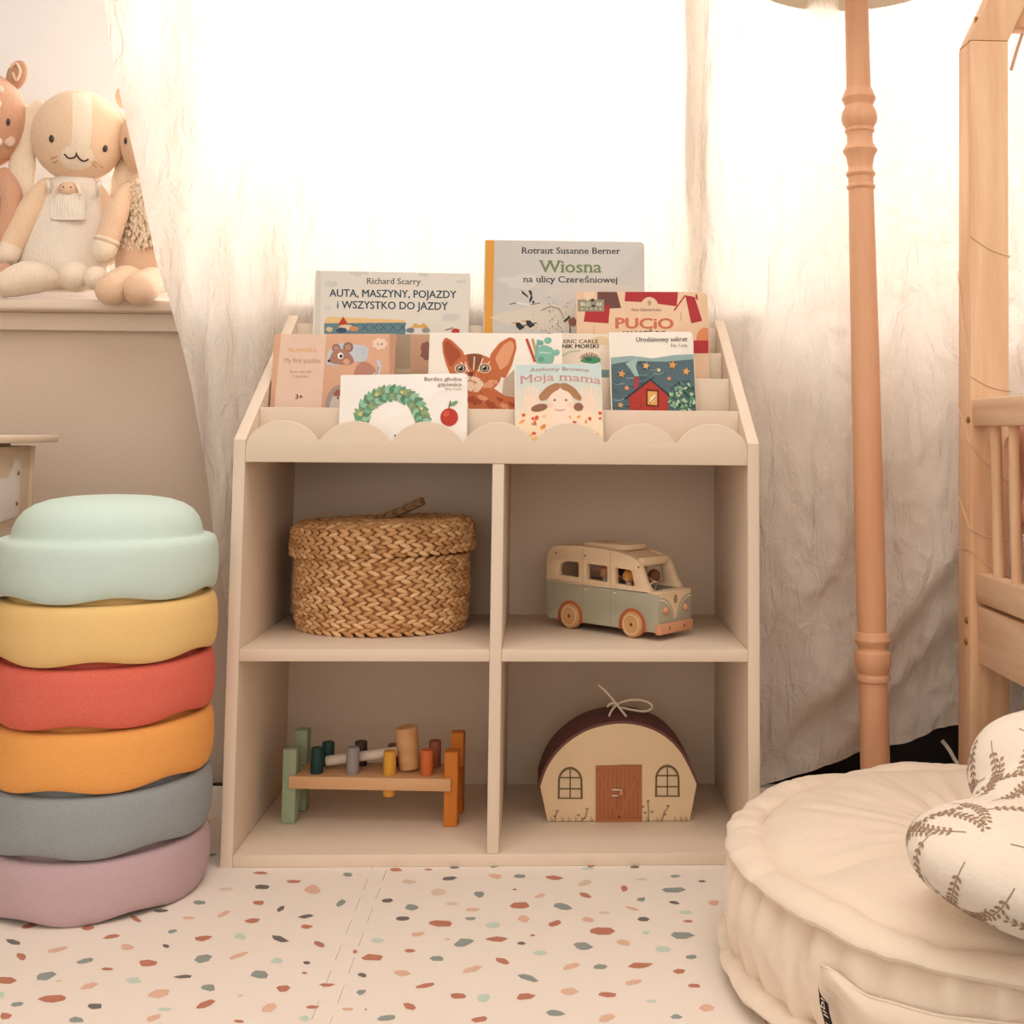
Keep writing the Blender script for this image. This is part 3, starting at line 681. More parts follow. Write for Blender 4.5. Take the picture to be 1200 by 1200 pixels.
def d_night(a):
    a.poly([(716, 419), (740, 417), (765, 420), (790, 416), (820, 415), (822, 484), (712, 484)], (86, 108, 116))
    for i in range(46):
        x, y = rnd.uniform(715, 818), rnd.uniform(421, 480); l = rnd.uniform(6, 16)
        a.line([(x, y), (x+l*0.5, y+rnd.uniform(-1.5, 1.5)), (x+l, y+rnd.uniform(-2, 2))], rnd.uniform(0.8, 2), rnd.choice(((70, 92, 102), (104, 128, 134), (122, 146, 150), (62, 80, 92))))
    a.poly([(716, 419), (740, 417), (765, 420), (790, 416), (814, 415), (814, 421), (780, 424), (740, 423), (716, 427)], (150, 176, 174))
    a.poly([(733, 426), (748, 419), (745, 430), (749, 441), (744, 441), (738, 432)], (162, 190, 184))
    a.poly([(743, 441.5), (748.5, 441.5), (748.5, 458), (743, 456)], (168, 66, 70))
    a.poly([(738, 484), (737, 464), (762, 446), (783, 462), (783, 484)], (180, 58, 46))
    a.line([(732, 468), (762, 445), (785, 464)], 2.6, (52, 58, 66)); a.line([(761, 446), (767, 442)], 1.2, (52, 58, 66))
    for i in range(14): x = rnd.uniform(740, 780); y = rnd.uniform(464, 480); a.line([(x, y), (x+1, y+5)], 0.9, rnd.choice(((150, 44, 38), (200, 84, 66))))
    a.poly([(757, 456), (772, 457), (772, 477), (757, 476)], (112, 40, 36)); a.poly([(759, 458.5), (770, 459), (770, 475), (759, 474)], (226, 172, 92)); a.blob(765, 467, 2.4, 5, (244, 226, 190), 30, 0.25); a.line([(761, 473), (768, 466)], 1, (160, 74, 54))
    for i in range(90):
        an = rnd.uniform(0, 2*PI); r = math.sqrt(rnd.random()); x, y = 800+16*r*math.cos(an), 466+18*r*math.sin(an)
        a.blob(x, y, 2.6, 1.5, rnd.choice(((54, 104, 78), (84, 142, 106), (142, 182, 148), (190, 206, 172), (40, 84, 66))), rnd.uniform(0, 180), 0.2, 6)
    def star(x, y, r, c, rot=0): a.poly([(x+(r if k % 2 == 0 else r*0.45)*math.sin(PI*k/5+rot), y-(r if k % 2 == 0 else r*0.45)*math.cos(PI*k/5+rot)) for k in range(10)], c)
    for x, y, r, c in ((728.5, 438.5, 5, (226, 160, 96)), (757, 429, 4.6, (232, 186, 116)), (788, 428, 5.4, (224, 156, 84)), (804, 435.5, 5, (226, 168, 98)), (772, 434, 3, (236, 214, 168)), (784, 444, 3.2, (222, 150, 116)), (734.5, 455, 3.8, (224, 156, 116)), (727, 475, 4, (230, 176, 104))): star(x, y, r, c, 0.2)
    a.text('Urodzinowy sekret', 745, 805.5, 400.5, (74, 62, 58), True, 0.4, cap=5.4, tilt=-0.6); a.text('Eric Carle', 786, 805.5, 406.5, (140, 118, 102), True, 0.4, cap=3.4)
book('board_book', 'white board book with a red house under a starry night sky, rightmost in the rack', 'book', 2, 0.128, 0.22, (714.5, 389.5), (811.5, 388.5), 0.012, (243, 234, 222), d_night, 0.008)

def d_wreath(a):
    cx, cy = 459.5, 497
    gs = ((108, 158, 122), (132, 184, 150), (92, 138, 108), (150, 198, 170), (122, 150, 120), (150, 170, 120))
    def leaf(x, y, L, w, rot, c):
        r = math.radians(rot); a.poly([(x+px*math.cos(r)-py*math.sin(r), y+px*math.sin(r)+py*math.cos(r)) for px, py in ((0, 0), (L*0.3, w), (L*0.65, w*0.8), (L, 0), (L*0.65, -w*0.8), (L*0.3, -w))], c)
    a.line([(cx+36*math.cos(2*PI*k/40), cy+36*math.sin(2*PI*k/40)) for k in range(41)], 1.6, (120, 128, 92))
    for k in range(46):
        an = 2*PI*k/46; c = gs[(k*5) % 6]; x, y = cx+36*math.cos(an), cy+36*math.sin(an); dg_ = math.degrees(an)
        leaf(x, y, 13, 3.9, dg_+38+rnd.uniform(-12, 12), c); leaf(x, y, 12.5, 3.7, dg_+180-34+rnd.uniform(-12, 12), gs[(k*5+3) % 6])
    for k in range(8): an = 2*PI*k/8+0.3; a.ell(cx+39*math.cos(an), cy+39*math.sin(an), 2, 2, (226, 200, 130))
    a.ell(526.5, 489, 10.5, 10.5, (190, 62, 44)); a.ell(523, 485, 4, 3.4, (208, 92, 66), -30); a.line([(526, 479), (528, 470)], 1.6, (120, 84, 66)); a.ell(532, 473, 5, 2.2, (120, 166, 120), -30)
    Bn = (158, 130, 108)
    a.text('Bardzo głodna', 497.5, 541, 446.2, Bn, True, 0.8, cap=4.4, tilt=0); a.text('gąsienica', 513, 541, 452.4, Bn, True, 0.8, cap=4.2); a.text('Eric Carle', 522, 541, 457, (196, 172, 152), True, 0.4, cap=3)
    a.ell(463, 510.5, 0.9, 1.2, (90, 70, 60))
book('board_book', 'white board book with a green leaf wreath and red apple, front row at the left', 'book', 1, 0.048, 0.22, (400.5, 439.5), (547.5, 437.5), 0.012, (247, 241, 234), d_wreath, 0.005)

def d_woman(a):
    for i in range(12): f = i/11; a.poly([(600, 424+i*5), (712, 424+i*5), (712, 520), (600, 520)], (200+38*f, 222+2*f, 222-22*f))
    a.text('Anthony Browne', 620.5, 690, 435.8, (176, 128, 110), True, 0.5, cap=4.4, arch=1.4)
    a.text('Moja mama', 609, 704, 450, (206, 148, 146), True, 0.6, cap=9.6, arch=4.2, tilt=0.5)
    sk = (246, 222, 200)
    for s, hx in ((-1, 622), (1, 690)):
        a.blob(hx, 472, 8, 9, sk, 0, 0.05)
        for k in range(4): a.line([(hx-6+k*4, 468), (hx-8+k*5.3, 452+abs(k-1.5)*2)], 3, sk)
        a.line([(hx-s*7, 472), (hx-s*13, 464)], 3, sk)
        a.poly([(hx-9, 474), (hx+9, 474), (hx-s*14+9, 500), (hx-s*18-9, 500)], sk)
    a.poly(roundpoly([(603, 494), (618, 483), (640, 478), (674, 478), (694, 484), (708, 496), (709, 520), (602, 520)], 5), (248, 226, 196))
    for i in range(46):
        x = rnd.uniform(604, 707); y = rnd.uniform(484, 517); c = rnd.choice(((222, 96, 60), (238, 168, 96), (240, 196, 140), (206, 74, 54), (232, 140, 90), (180, 150, 110)))
        a.blob(x, y, rnd.uniform(1.5, 4), rnd.uniform(1.2, 3), c, rnd.uniform(0, 180), 0.3, 8)
    a.ell(657, 474, 15, 19, (248, 226, 206)); a.poly([(648, 488), (666, 488), (672, 500), (642, 500)], (248, 226, 206))
    hair = (176, 128, 92)
    a.poly(roundpoly([(633, 470), (631, 464), (640, 454), (650, 449), (657, 449), (656, 456), (648, 460), (640, 469)], 4), hair)
    a.poly(roundpoly([(656, 449), (664, 449), (674, 455), (682, 466), (680, 470), (673, 467), (666, 459), (657, 456)], 4), hair)
    a.ell(632, 478, 10, 4.4, (146, 104, 82), -12); a.ell(678, 477, 5.6, 4.8, (146, 104, 82), 12)
    a.ell(650, 469, 1.4, 1.4, (130, 100, 80)); a.ell(663.5, 469, 1.4, 1.4, (130, 100, 80)); a.ell(645, 475, 4, 3, (246, 210, 190)); a.ell(669, 475, 4, 3, (246, 210, 190))
    a.line([(650, 480), (656, 481.6), (662, 480)], 1.2, (214, 140, 116))
book('board_book', 'pale blue board book showing a woman in a flowered blouse, front row', 'book', 1, 0.048, 0.22, (604, 427.5), (704.5, 426), 0.012, (240, 232, 222), d_woman, 0.006)

# ================================================================== stack of foam stones
STR, STP = 0.152, 0.0820
ST = [('lilac', (196, 168, 172), 'lilac grey', 'lowest of the stack on the play mat', 0.35), ('blue_grey', (152, 158, 160), 'blue grey', 'on top of the lilac stone', 0.2),
      ('orange', (246, 170, 90), 'bright orange', 'between the blue grey and the red stone', 0.05), ('red', (230, 110, 92), 'coral red', 'between the orange and the yellow stone', -0.1),
      ('yellow', (246, 206, 136), 'warm yellow', 'just below the mint stone', -0.25), ('mint', (212, 232, 222), 'pale mint green', 'topmost of the stack with its dome showing', 0.62)]
def stone_bm(ph):
    prof = []                                        # (radius, height, weight of the wavy rim)
    for r, z, k in ((0.1335, 0.052, 0), (0.137, 0.025, .3), (0.1385, 0.006, 1), (0.1405, 0.0012, 1), (0.1440, 0.0, 1), (0.1475, 0.003, 1), (0.1500, 0.010, .85), (0.1516, 0.020, .6), (0.152, 0.032, .3), (0.1516, 0.046, .1), (0.1505, 0.060, 0), (0.1485, 0.069, 0), (0.1455, 0.0745, 0), (0.1415, 0.0768, 0), (0.1365, 0.0772, 0), (0.1318, 0.0772, 0), (0.1296, 0.0785, 0), (0.1285, 0.082, 0), (0.1265, 0.092, 0), (0.1215, 0.103, 0), (0.113, 0.1135, 0), (0.100, 0.1215, 0), (0.082, 0.1275, 0), (0.058, 0.1312, 0), (0.030, 0.1330, 0), (0.008, 0.1334, 0)):
        prof.append((r, z, k))
    seg = 96; t = bmesh.new(); rings = []
    for r, z, k in prof:
        R = []
        for i in range(seg):
            a = 2*PI*i/seg; wv = (0.5-0.5*math.cos(6*a+ph*6))
            R.append(t.verts.new((r*math.cos(a)*(1-0.004*k*wv), r*math.sin(a)*(1-0.004*k*wv), z+0.0070*k*wv**1.2)))
        rings.append(R)
    for A, B in zip(rings, rings[1:]):
        for i in range(seg): t.faces.new((A[i], A[(i+1) % seg], B[(i+1) % seg], B[i]))
    t.faces.new(rings[-1])
    c = t.verts.new((0, 0, 0.056))                   # hollow underside
    R = [t.verts.new((0.126*math.cos(2*PI*i/seg), 0.126*math.sin(2*PI*i/seg), 0.056+0.012)) for i in range(seg)]
    for i in range(seg): t.faces.new((rings[0][i], R[i], R[(i+1) % seg], rings[0][(i+1) % seg]))
    R2 = [t.verts.new((0.10*math.cos(2*PI*i/seg), 0.10*math.sin(2*PI*i/seg), 0.125-0.012)) for i in range(seg)]
    c.co.z = 0.126
    for i in range(seg):
        t.faces.new((R[i], R2[i], R2[(i+1) % seg], R[(i+1) % seg])); t.faces.new((R2[i], c, R2[(i+1) % seg]))
    # keep the hollow just above the dome of the stone below
    for v in [c]+R+R2: v.co.z = v.co.z
    return t
for i, (nm, c, cn, where, ph) in enumerate(ST):
    m = mat('foam_'+nm, c, 0.75, 0.03, 30, 0.5, 900, speck=(tuple(min(255, int(x*0.8+255*0.2)) for x in c), 700), spec=0.2)
    sx, sy = ((0, 0), (0.001, 0), (0, 0.001), (-0.001, 0), (0.0005, -0.001), (-0.001, 0))[i]
    b = stone_bm(ph); bmesh.ops.scale(b, vec=(1, 1, 1.025), verts=b.verts)
    o = obj('stacking_stone', b, m, None, local=True, ang=60); o.location = (-0.556+sx, -0.060+sy, 0.0006+i*STP)
    tag(o, cn+' foam stacking stone, '+where, 'stacking stone', 'rainbow foam stacking stones')

# ================================================================== play table at the far left
M_bir = wood('birch_ply', (244, 224, 200), (232, 208, 180), 'x', 10, 0.55)
dz = math.atan2(0.607, -0.223)-PI/2                  # the table's right side runs along local y
tb = thing('play_table', 'pale birch play table with drawer box and white bracket, behind the stack of foam stones', 'table', (-0.783, 0.30, 0), math.radians(5))
b = new(); box(b, (-0.55, -0.75, 0.619), (0.0, 0.0, 0.631), 0.003); obj('table_top', b, M_bir, tb, local=True)
b = new(); box(b, (-0.50, -0.70, 0.480), (-0.034, -0.030, 0.613), 0.003); box(b, (-0.5, -0.68, 0.612), (-0.06, -0.06, 0.6195), 0)
box(b, (-0.036, -0.044, 0.4805), (-0.029, -0.030, 0.6125), 0.002); obj('drawer_box', b, M_bir, tb, local=True)
b = new(); Mb = frame((-0.0325, 0, 0), (0, 1, 0), (0, 0, 1), (1, 0, 0))
plate(b, [roundpoly([(-0.30, 0.487), (-0.092, 0.496), (-0.092, 0.591), (-0.116, 0.591), (-0.136, 0.562), (-0.30, 0.562)], 0.006)], 0.003, 0.0006, Mb); br = obj('bracket', b, M_white, tb, local=True)
M_brass = mat('brass', (168, 122, 70), 0.35, 0.05, spec=0.6); MATS['brass'].node_tree.nodes['Principled BSDF'].inputs['Metallic'].default_value = 0.7
for y, z in ((-0.103, 0.568), (-0.104, 0.518)):
    b = new(); ell(b, (-0.0305, y, z), (0.002, 0.003, 0.0038)); obj('screw', b, M_brass, br, local=True)
b = new(); ell(b, (-0.029, -0.062, 0.493), (0.009, 0.009, 0.009)); obj('knob', b, mat('grey_knob', (150, 138, 128), 0.5), tb, local=True)
for x, y in ((-0.08, -0.13), (-0.08, -0.66), (-0.47, -0.10), (-0.47, -0.66)):
    b = new(); box(b, (x-0.02, y-0.02, 0.0004), (x+0.02, y+0.02, 0.480), 0.004); obj('leg', b, mat('grey_legs', (196, 188, 178), 0.6), tb, local=True)

# ================================================================== woven basket
straw = [mat('seagrass_'+str(i), c, 0.6, 0.14, 60, 0.3, 300, spec=0.3) for i, c in enumerate(((222, 176, 126), (208, 160, 110), (232, 192, 144), (192, 142, 94), (214, 168, 120)))]
M_core = mat('seagrass_shadow', (172, 124, 80), 0.9, 0.1, 40)
bk = thing('woven_basket', 'oval woven seagrass basket with a fitted lid and braided loop, in the upper left cubby', 'basket', (-0.200, 0.207, H3+0.0006))
def grains(bm, rx, ry, z, pitch, row_h, ph, tilt=None, slant=0.0, seedn=0):
    rd = random.Random(seedn); per = PI*(3*(rx+ry)-math.sqrt((3*rx+ry)*(rx+3*ry))); n = int(per/pitch)
    for k in range(n):
        for s in (-1, 1):
            a = 2*PI*(k+0.5*(s > 0)+ph)/n; p = Vector((rx*math.cos(a), ry*math.sin(a), 0)); tg = Vector((-rx*math.sin(a), ry*math.cos(a), 0)).normalized()
            nr = Vector((tg.y, -tg.x, 0)); up = Vector((0, 0, 1))
            if tilt: nr2 = (nr*math.cos(tilt)+up*math.sin(tilt)); up = (up*math.cos(tilt)-nr*math.sin(tilt)); nr = nr2
            an = s*rd.uniform(0.26, 0.44); ax = tg*math.cos(an)+up*math.sin(an); ay = up*math.cos(an)-tg*math.sin(an)
            q = p+up*(s*row_h*0.24)+Vector((0, 0, z+slant*p.x))
            L = pitch*rd.uniform(0.56, 0.68)
            M = frame(q+nr*rd.uniform(0, 0.0012), ax*L, ay*row_h*rd.uniform(0.26, 0.32), nr*0.0042)
            ell(bm, (0, 0, 0), 1, M, rd.randrange(5), 8, 6)
b = new(); RH = 0.0138
brx, bry = 0.143, 0.113
core = [(0.0, 0.002), (0.85, 0.002), (0.955, 0.006), (0.985, 0.02), (0.985, 0.12), (0.97, 0.125), (0, 0.125)]
lathe(b, [(r, z) for r, z in core], 64, Matrix.Diagonal((brx, bry, 1, 1)), 5)
nrow = 9
for j in range(nrow):
    z = 0.0075+j*RH; f = (0.955, 0.985, 0.995, 1.0, 1.0, 1.0, 0.998, 0.995, 0.99)[j]
    grains(b, brx*f, bry*f, z, 0.0172, RH, j*0.37, seedn=j)
obj('basket_body', b, straw+[M_core], bk, local=True, ang=80)
b = new(); lz = 0.126; SL = 0.035
sl = Matrix(((1, 0, 0, 0), (0, 1, 0, 0), (SL, 0, 1, 0), (0, 0, 0, 1)))
lathe(b, [(0.93, lz), (0.985, lz), (0.985, lz+0.036), (0.95, lz+0.046), (0.5, lz+0.050), (0, lz+0.051)], 64, sl @ Matrix.Diagonal((brx*1.055, bry*1.055, 1, 1)), 5)
for j in range(3): grains(b, brx*1.06*(1-0.004*j), bry*1.06*(1-0.004*j), lz+0.006+j*RH, 0.0172, RH, j*0.41, slant=SL, seedn=30+j)
grains(b, brx*1.02, bry*1.02, lz+0.0445, 0.0165, RH, 0.2, 0.75, SL, 40)
for j in range(7):
    r = 0.93-j*0.125; grains(b, brx*r, bry*r-0.002*j*0, lz+0.0495, 0.0165, 0.0145, j*0.3, 1.5, SL, 50+j)
lid = obj('basket_lid', b, straw+[M_core], bk, local=True, ang=80)
b = new(); P = spline([(-0.012, 0.0, lz+0.052), (0.012, -0.01, lz+0.060), (0.040, -0.016, lz+0.072), (0.062, -0.014, lz+0.082), (0.060, 0.0, lz+0.080), (0.035, 0.004, lz+0.068), (0.0, 0.006, lz+0.053)], 5)
for k in range(len(P)-1):
    for s in (-1, 1):
        a, c = P[k], P[k+1]; Tg = (c-a).normalized(); Nn = Tg.cross(Vector((0, 1, 0))).normalized(); Bn = Tg.cross(Nn)
        ax = (Tg*0.8+Nn*0.5*s).normalized(); ay = ax.cross(Bn).normalized()
        ell(b, (0, 0, 0), 1, frame((a+c)/2+Nn*s*0.002, ax*0.0085, ay*0.0032, Bn*0.0042), 5 if k % 3 == 0 else 6, 8, 6)
obj('lid_loop', b, straw+[mat('seagrass_dark', (128, 100, 72), 0.7, 0.15, 80), mat('seagrass_dark_tan', (152, 120, 86), 0.7, 0.15, 80)], lid, local=True, ang=80)

# ================================================================== toy van
M_cream = wood('cream_wood', (236, 208, 174), (226, 196, 160), 'x', 16, 0.5)
M_sage = mat('sage_paint', (174, 169, 148), 0.5, 0.04, 20)
M_sage2 = mat('sage_paint_line', (140, 138, 114), 0.6, 0.03)
M_rust = mat('rust_paint', (182, 96, 58), 0.5, 0.04)
M_line = mat('cream_line', (240, 220, 190), 0.5, 0.02)
M_tan = wood('tan_wood', (216, 166, 116), (198, 146, 98), 'x', 20, 0.5)
M_pink = wood('pink_beech', (216, 158, 122), (204, 144, 108), 'y', 18, 0.5)
M_bk = mat('dark_detail', (52, 42, 38), 0.6)
vz = H3+0.0008
van = thing('toy_van', 'cream and sage green wooden toy camper van in the upper right cubby', 'toy van', (0.1947, 0.1800, vz), math.atan2(-0.0877, 0.0978))
VW = 0.045
def yz(y): return frame((0, y, 0), (1, 0, 0), (0, 0, 1), (0, -1, 0))
low = roundpoly([(-0.120, 0.012), (0.117, 0.012), (0.117, 0.072), (-0.120, 0.074)], [0.012, 0.003, 0.001, 0.001])
def arch(cx, r, n=14): return [(cx+r*math.cos(PI*k/n), 0.012+r*math.sin(PI*k/n)+0.006) for k in range(n+1)]
def low_out(r):
    P = [(-0.120, 0.074), (-0.120, 0.018), (-0.114, 0.012)]
    for cx in (-0.0655, 0.0655): P += [(cx-r, 0.012)]+arch(cx, r)[::-1]+[(cx+r, 0.012)]
    return P+[(0.114, 0.012), (0.117, 0.016), (0.117, 0.072)]
b = new()
for s in (-1, 1): plate(b, [low_out(0.0275)], 0.011, 0.0008, yz(s*(VW-0.0055)))
box(b, (-0.119, -VW+0.011, 0.014), (-0.108, VW-0.011, 0.074), 0.001)
for s in (-1, 1):
    for x in (-0.0385, 0.0205): box(b, (x-0.0003, s*VW-0.0002, 0.018), (x+0.0003, s*VW+0.0003, 0.073), 0, 1)
    for zz in (0.060, 0.063, 0.066): box(b, (-0.108, s*VW-0.0002, zz), (-0.098, s*VW+0.0003, zz+0.0008), 0, 1)
obj('side_panels', b, [M_sage, M_sage2], van, local=True)
b = new(); box(b, (-0.119, -VW+0.011, 0.030), (0.110, VW-0.011, 0.042), 0.001); obj('chassis', b, M_tan, van, local=True)
roof = [(-0.120, 0.076), (-0.120, 0.110), (-0.117, 0.122), (-0.110, 0.130), (-0.096, 0.135), (-0.05, 0.1372), (0.0, 0.1362), (0.040, 0.1325), (0.064, 0.127), (0.076, 0.120), (0.083, 0.110), (0.091, 0.090), (0.099, 0.079), (0.101, 0.074)]
win3 = [roundpoly([(-0.093, 0.086), (-0.048, 0.085), (-0.048, 0.110), (-0.080, 0.110), (-0.093, 0.102)], [0.004, 0.004, 0.004, 0.008, 0.008]),
        roundpoly([(-0.031, 0.084), (0.013, 0.0825), (0.013, 0.1085), (-0.031, 0.1095)], 0.004),
        roundpoly([(0.029, 0.082), (0.070, 0.0805), (0.063, 0.1055), (0.029, 0.1075)], 0.004)]
for s in (-1, 1):
    b = new(); plate(b, [roof]+win3, 0.010, 0.0008, yz(s*(VW-0.005)))
    for x in (-0.104, -0.040, 0.072):                # little dowels
        ell(b, (x+0.006, s*(VW+0.0002), 0.122 if x < 0 else 0.112), (0.0016, 0.0006, 0.0018), None, 1, 10, 6)
    for x in (-0.0385, 0.0205):                      # door lines
        box(b, (x-0.0004, s*VW-0.0002, 0.078), (x+0.0004, s*VW+0.0002, 0.133), 0, 2)
    obj('window_panel', b, [M_cream, mat('dowel_end', (112, 72, 44), 0.6), mat('wood_seam', (190, 156, 120), 0.6)], van, local=True)
b = new()
grid(b, lambda s, t: Vector((-0.119+0.195*s, (t*2-1)*(VW-0.0100), (0.1342-0.010*smooth(0.72, 1, s)-0.006*smooth(0.12, 0, s)))), 30, 4)
grid(b, lambda s, t: Vector((-0.119+0.195*s, (t*2-1)*(VW-0.0100), (0.1270-0.010*smooth(0.72, 1, s)-0.006*smooth(0.12, 0, s)))), 30, 4)
box(b, (0.068, -VW+0.0095, 0.112), (0.080, VW-0.0095, 0.126), 0.003); box(b, (-0.1195, -VW+0.0095, 0.074), (-0.110, VW-0.0095, 0.132), 0.002)
obj('roof', b, M_cream, van, local=True)
b = new(); box(b, (-0.052, -0.026, 0.134), (0.040, 0.026, 0.1425), 0.0012); obj('roof_rack', b, M_cream, van, local=True)
b = new()                                            # nose: sage front with a cream V
box(b, (0.098, -VW+0.0105, 0.026), (0.1165, VW-0.0105, 0.0735), 0.002, 0)
Mf = frame((0.1166, 0, 0), (0, 1, 0), (0, 0, 1), (1, 0, 0))
def fr(P, z, mi):
    t = bmesh.new(); t.faces.new([t.verts.new((x, y, z)) for x, y in P]); add(b, t, mi, Mf)
hw = VW-0.001
V = [(-hw, 0.0735), (hw, 0.0735), (hw, 0.0675)]+[(hw-(hw-0.004)*math.sin(PI/2*k/10), 0.0675-0.036*(1-math.cos(PI/2*k/10))) for k in range(1, 11)]
V += [(-x, y) for x, y in V[::-1]][:-2]
fr(V[::-1] if False else V, 0.0012, 1)
for s in (-1, 1):
    P = [(s*(hw-(hw-0.0075)*math.sin(PI/2*k/12)), 0.0645-0.034*(1-math.cos(PI/2*k/12)) if k else 0.0645) for k in range(13)]
    P += [(x+s*0.0002 if i else x, y-0.0022) for i, (x, y) in enumerate(P[::-1])]
    fr(P, 0.0014, 2)
box(b, (0.094, -VW+0.0008, 0.0715), (0.1185, VW-0.0008, 0.0745), 0.001, 1)
box(b, (0.1155, -VW, 0.024), (0.1175, VW, 0.0735), 0.0006, 0)
nose = obj('nose', b, [M_sage, M_cream, M_line], van, local=True)
b = new()
for s in (-1, 1): ell(b, (0.1185, s*0.027, 0.047), (0.0035, 0.0072, 0.0076), None, 0, 16, 10)
b2 = [new(), new()]
for s, bb in zip((-1, 1), b2):
    lathe(bb, [(0.0062, 0), (0.0062, 0.001), (0.0054, 0.0033), (0.0026, 0.0052), (0, 0.006)], 20, frame((0.1178, s*0.027, 0.046), (0, 1, 0), (0, 0, 1), (1, 0, 0)))
    obj('headlight', bb, M_pink, nose, local=True)
b.free()
b = new(); lathe(b, [(0.0066, 0), (0.0066, 0.0008), (0.006, 0.0014), (0, 0.0014)], 20, frame((0.1182, 0, 0.0615), (0, 0.62, 0), (0, 0, 1), (1, 0, 0)))
for pts in ([(-0.0034, 0.004), (-0.0015, 0.0008), (0, 0.003), (0.0015, 0.0008), (0.0034, 0.004)], [(-0.0040, 0.001), (-0.0018, -0.0045), (0, -0.001), (0.0018, -0.0045), (0.0040, 0.001)]):
    tube(b, [(0.1197, x*0.62, 0.0615+z) for x, z in pts], 0.00035, 5, 1)
obj('badge', b, [mat('badge_brown', (132, 112, 84), 0.6), mat('badge_line', (206, 184, 150), 0.5)], nose, local=True)
b = new(); box(b, (0.111, -VW-0.0005, 0.009), (0.1215, VW+0.0005, 0.0255), 0.002)
for s in (-1, 1): ell(b, (0.1216, s*0.020, 0.0175), (0.0006, 0.0012, 0.0035), None, 1, 10, 6)
obj('bumper', b, [M_pink, M_bk], van, local=True)
b = new()
for s in (-1, 1):
    for k in range(2): box(b, (-0.1202, s*VW-0.0006, 0.0738+k*0.0035), (0.1005, s*VW+0.0008, 0.0752+k*0.0035), 0.0004, k)
obj('belt_line', b, [M_line, M_cream], van, local=True)
for s in (-1, 1):
    for x in (-0.031, 0.030):
        b = new(); ell(b, (x, s*(VW+0.0012), 0.067), (0.0036, 0.0012, 0.0013), None, 0, 10, 6); obj('door_handle', b, M_line, van, local=True)
for cx in (-0.0655, 0.0655):
    for s in (-1, 1):
        b = new(); A = arch(cx, 0.0275); B = arch(cx, 0.0225)
        plate(b, [[(cx+0.0275, 0.011)]+A+[(cx-0.0275, 0.011), (cx-0.0225, 0.011)]+B[::-1]+[(cx+0.0225, 0.011)]], 0.012, 0.0004, yz(s*(VW-0.0055)))
        obj('wheel_arch', b, M_rust, van, local=True)
        b = new(); Mw = frame((cx, s*(VW-0.010), 0.0205), (1, 0, 0), (0, 0, 1), (0, s, 0))
        lathe(b, [(0, 0), (0.019, 0), (0.0205, 0.0015), (0.0205, 0.011), (0.0192, 0.0128), (0.0165, 0.0130), (0.0160, 0.0140), (0.0148, 0.0140), (0.0144, 0.0131), (0, 0.0131)], 36, Mw, 0)
        lathe(b, [(0.0160, 0.01405), (0.0148, 0.0141), (0.0146, 0.0133)], 36, Mw, 1); lathe(b, [(0, 0.0137), (0.0026, 0.0136), (0.003, 0.0128)], 14, Mw, 2)
        obj('wheel', b, [M_tan, M_line, mat('hub_brown', (110, 66, 40), 0.6)], van, local=True)
b = new(); tube(b, [(0.088, -0.012, 0.060), (0.082, -0.012, 0.075)], 0.002, 8); t2 = bmesh.new()
for k in range(20):
    pass
t2.free(); lathe(b, [(0.010, -0.0012), (0.012, 0), (0.010, 0.0012), (0.0085, 0)], 24, frame((0.081, -0.012, 0.077), (0.35, 0, 0.94), (0, 1, 0), (-0.94, 0, 0.35)))
obj('steering_wheel', b, M_cream, van, local=True)
# peg dolls riding inside
def peg_doll(lx, ly, c_body, c_hair, label, hz=0.0):
    Mv = WM[van]; p = Mv @ Vector((lx, ly, 0.0425))
    t = thing('peg_doll', label, 'peg doll', tuple(p), 0, 'peg dolls inside the toy van')
    b = new(); lathe(b, [(0, 0), (0.0085, 0), (0.0088, 0.002), (0.0078, 0.018), (0.0045, 0.026+hz), (0.003, 0.028+hz), (0, 0.028+hz)], 20); obj('body', b, mat('peg_'+label[:8], c_body, 0.5), t, local=True)
    b = new(); ell(b, (0, 0, 0.036+hz), (0.0098, 0.0098, 0.0105), None, 0, 18, 12); h = obj('head', b, mat('peg_skin', (226, 178, 138), 0.5), t, local=True)
    b = new(); lathe(b, [(0, 0.0118), (0.006, 0.0102), (0.0098, 0.0055), (0.0106, 0.0), (0.0098, -0.004)], 18, Matrix.Translation((0, 0, 0.0362+hz)) @ Matrix.Rotation(0.5, 4, 'Y')); obj('hair', b, mat('hair_'+label[:8], c_hair, 0.6), h, local=True)
    b = new()
    for s in (-1, 1): ell(b, (-0.0086+0.0005, s*0.0035-0.004, 0.036+hz), 0.0009, None, 0, 6, 5)
    obj('eyes', b, M_bk, h, local=True)
peg_doll(-0.017, -0.012, (206, 190, 168), (216, 150, 110), 'pale peg doll seen through the middle window of the toy van', 0.015)
peg_doll(0.041, -0.023, (214, 190, 160), (222, 148, 66), 'orange haired peg doll seen through the front side window of the van', 0.014)
peg_doll(0.006, 0.006, (96, 82, 82), (60, 48, 46), 'dark haired peg doll behind the orange haired one in the van', 0.013)
peg_doll(0.066, 0.012, (120, 112, 118), (120, 76, 48), 'brown haired peg doll seen through the windscreen of the toy van', 0.013)

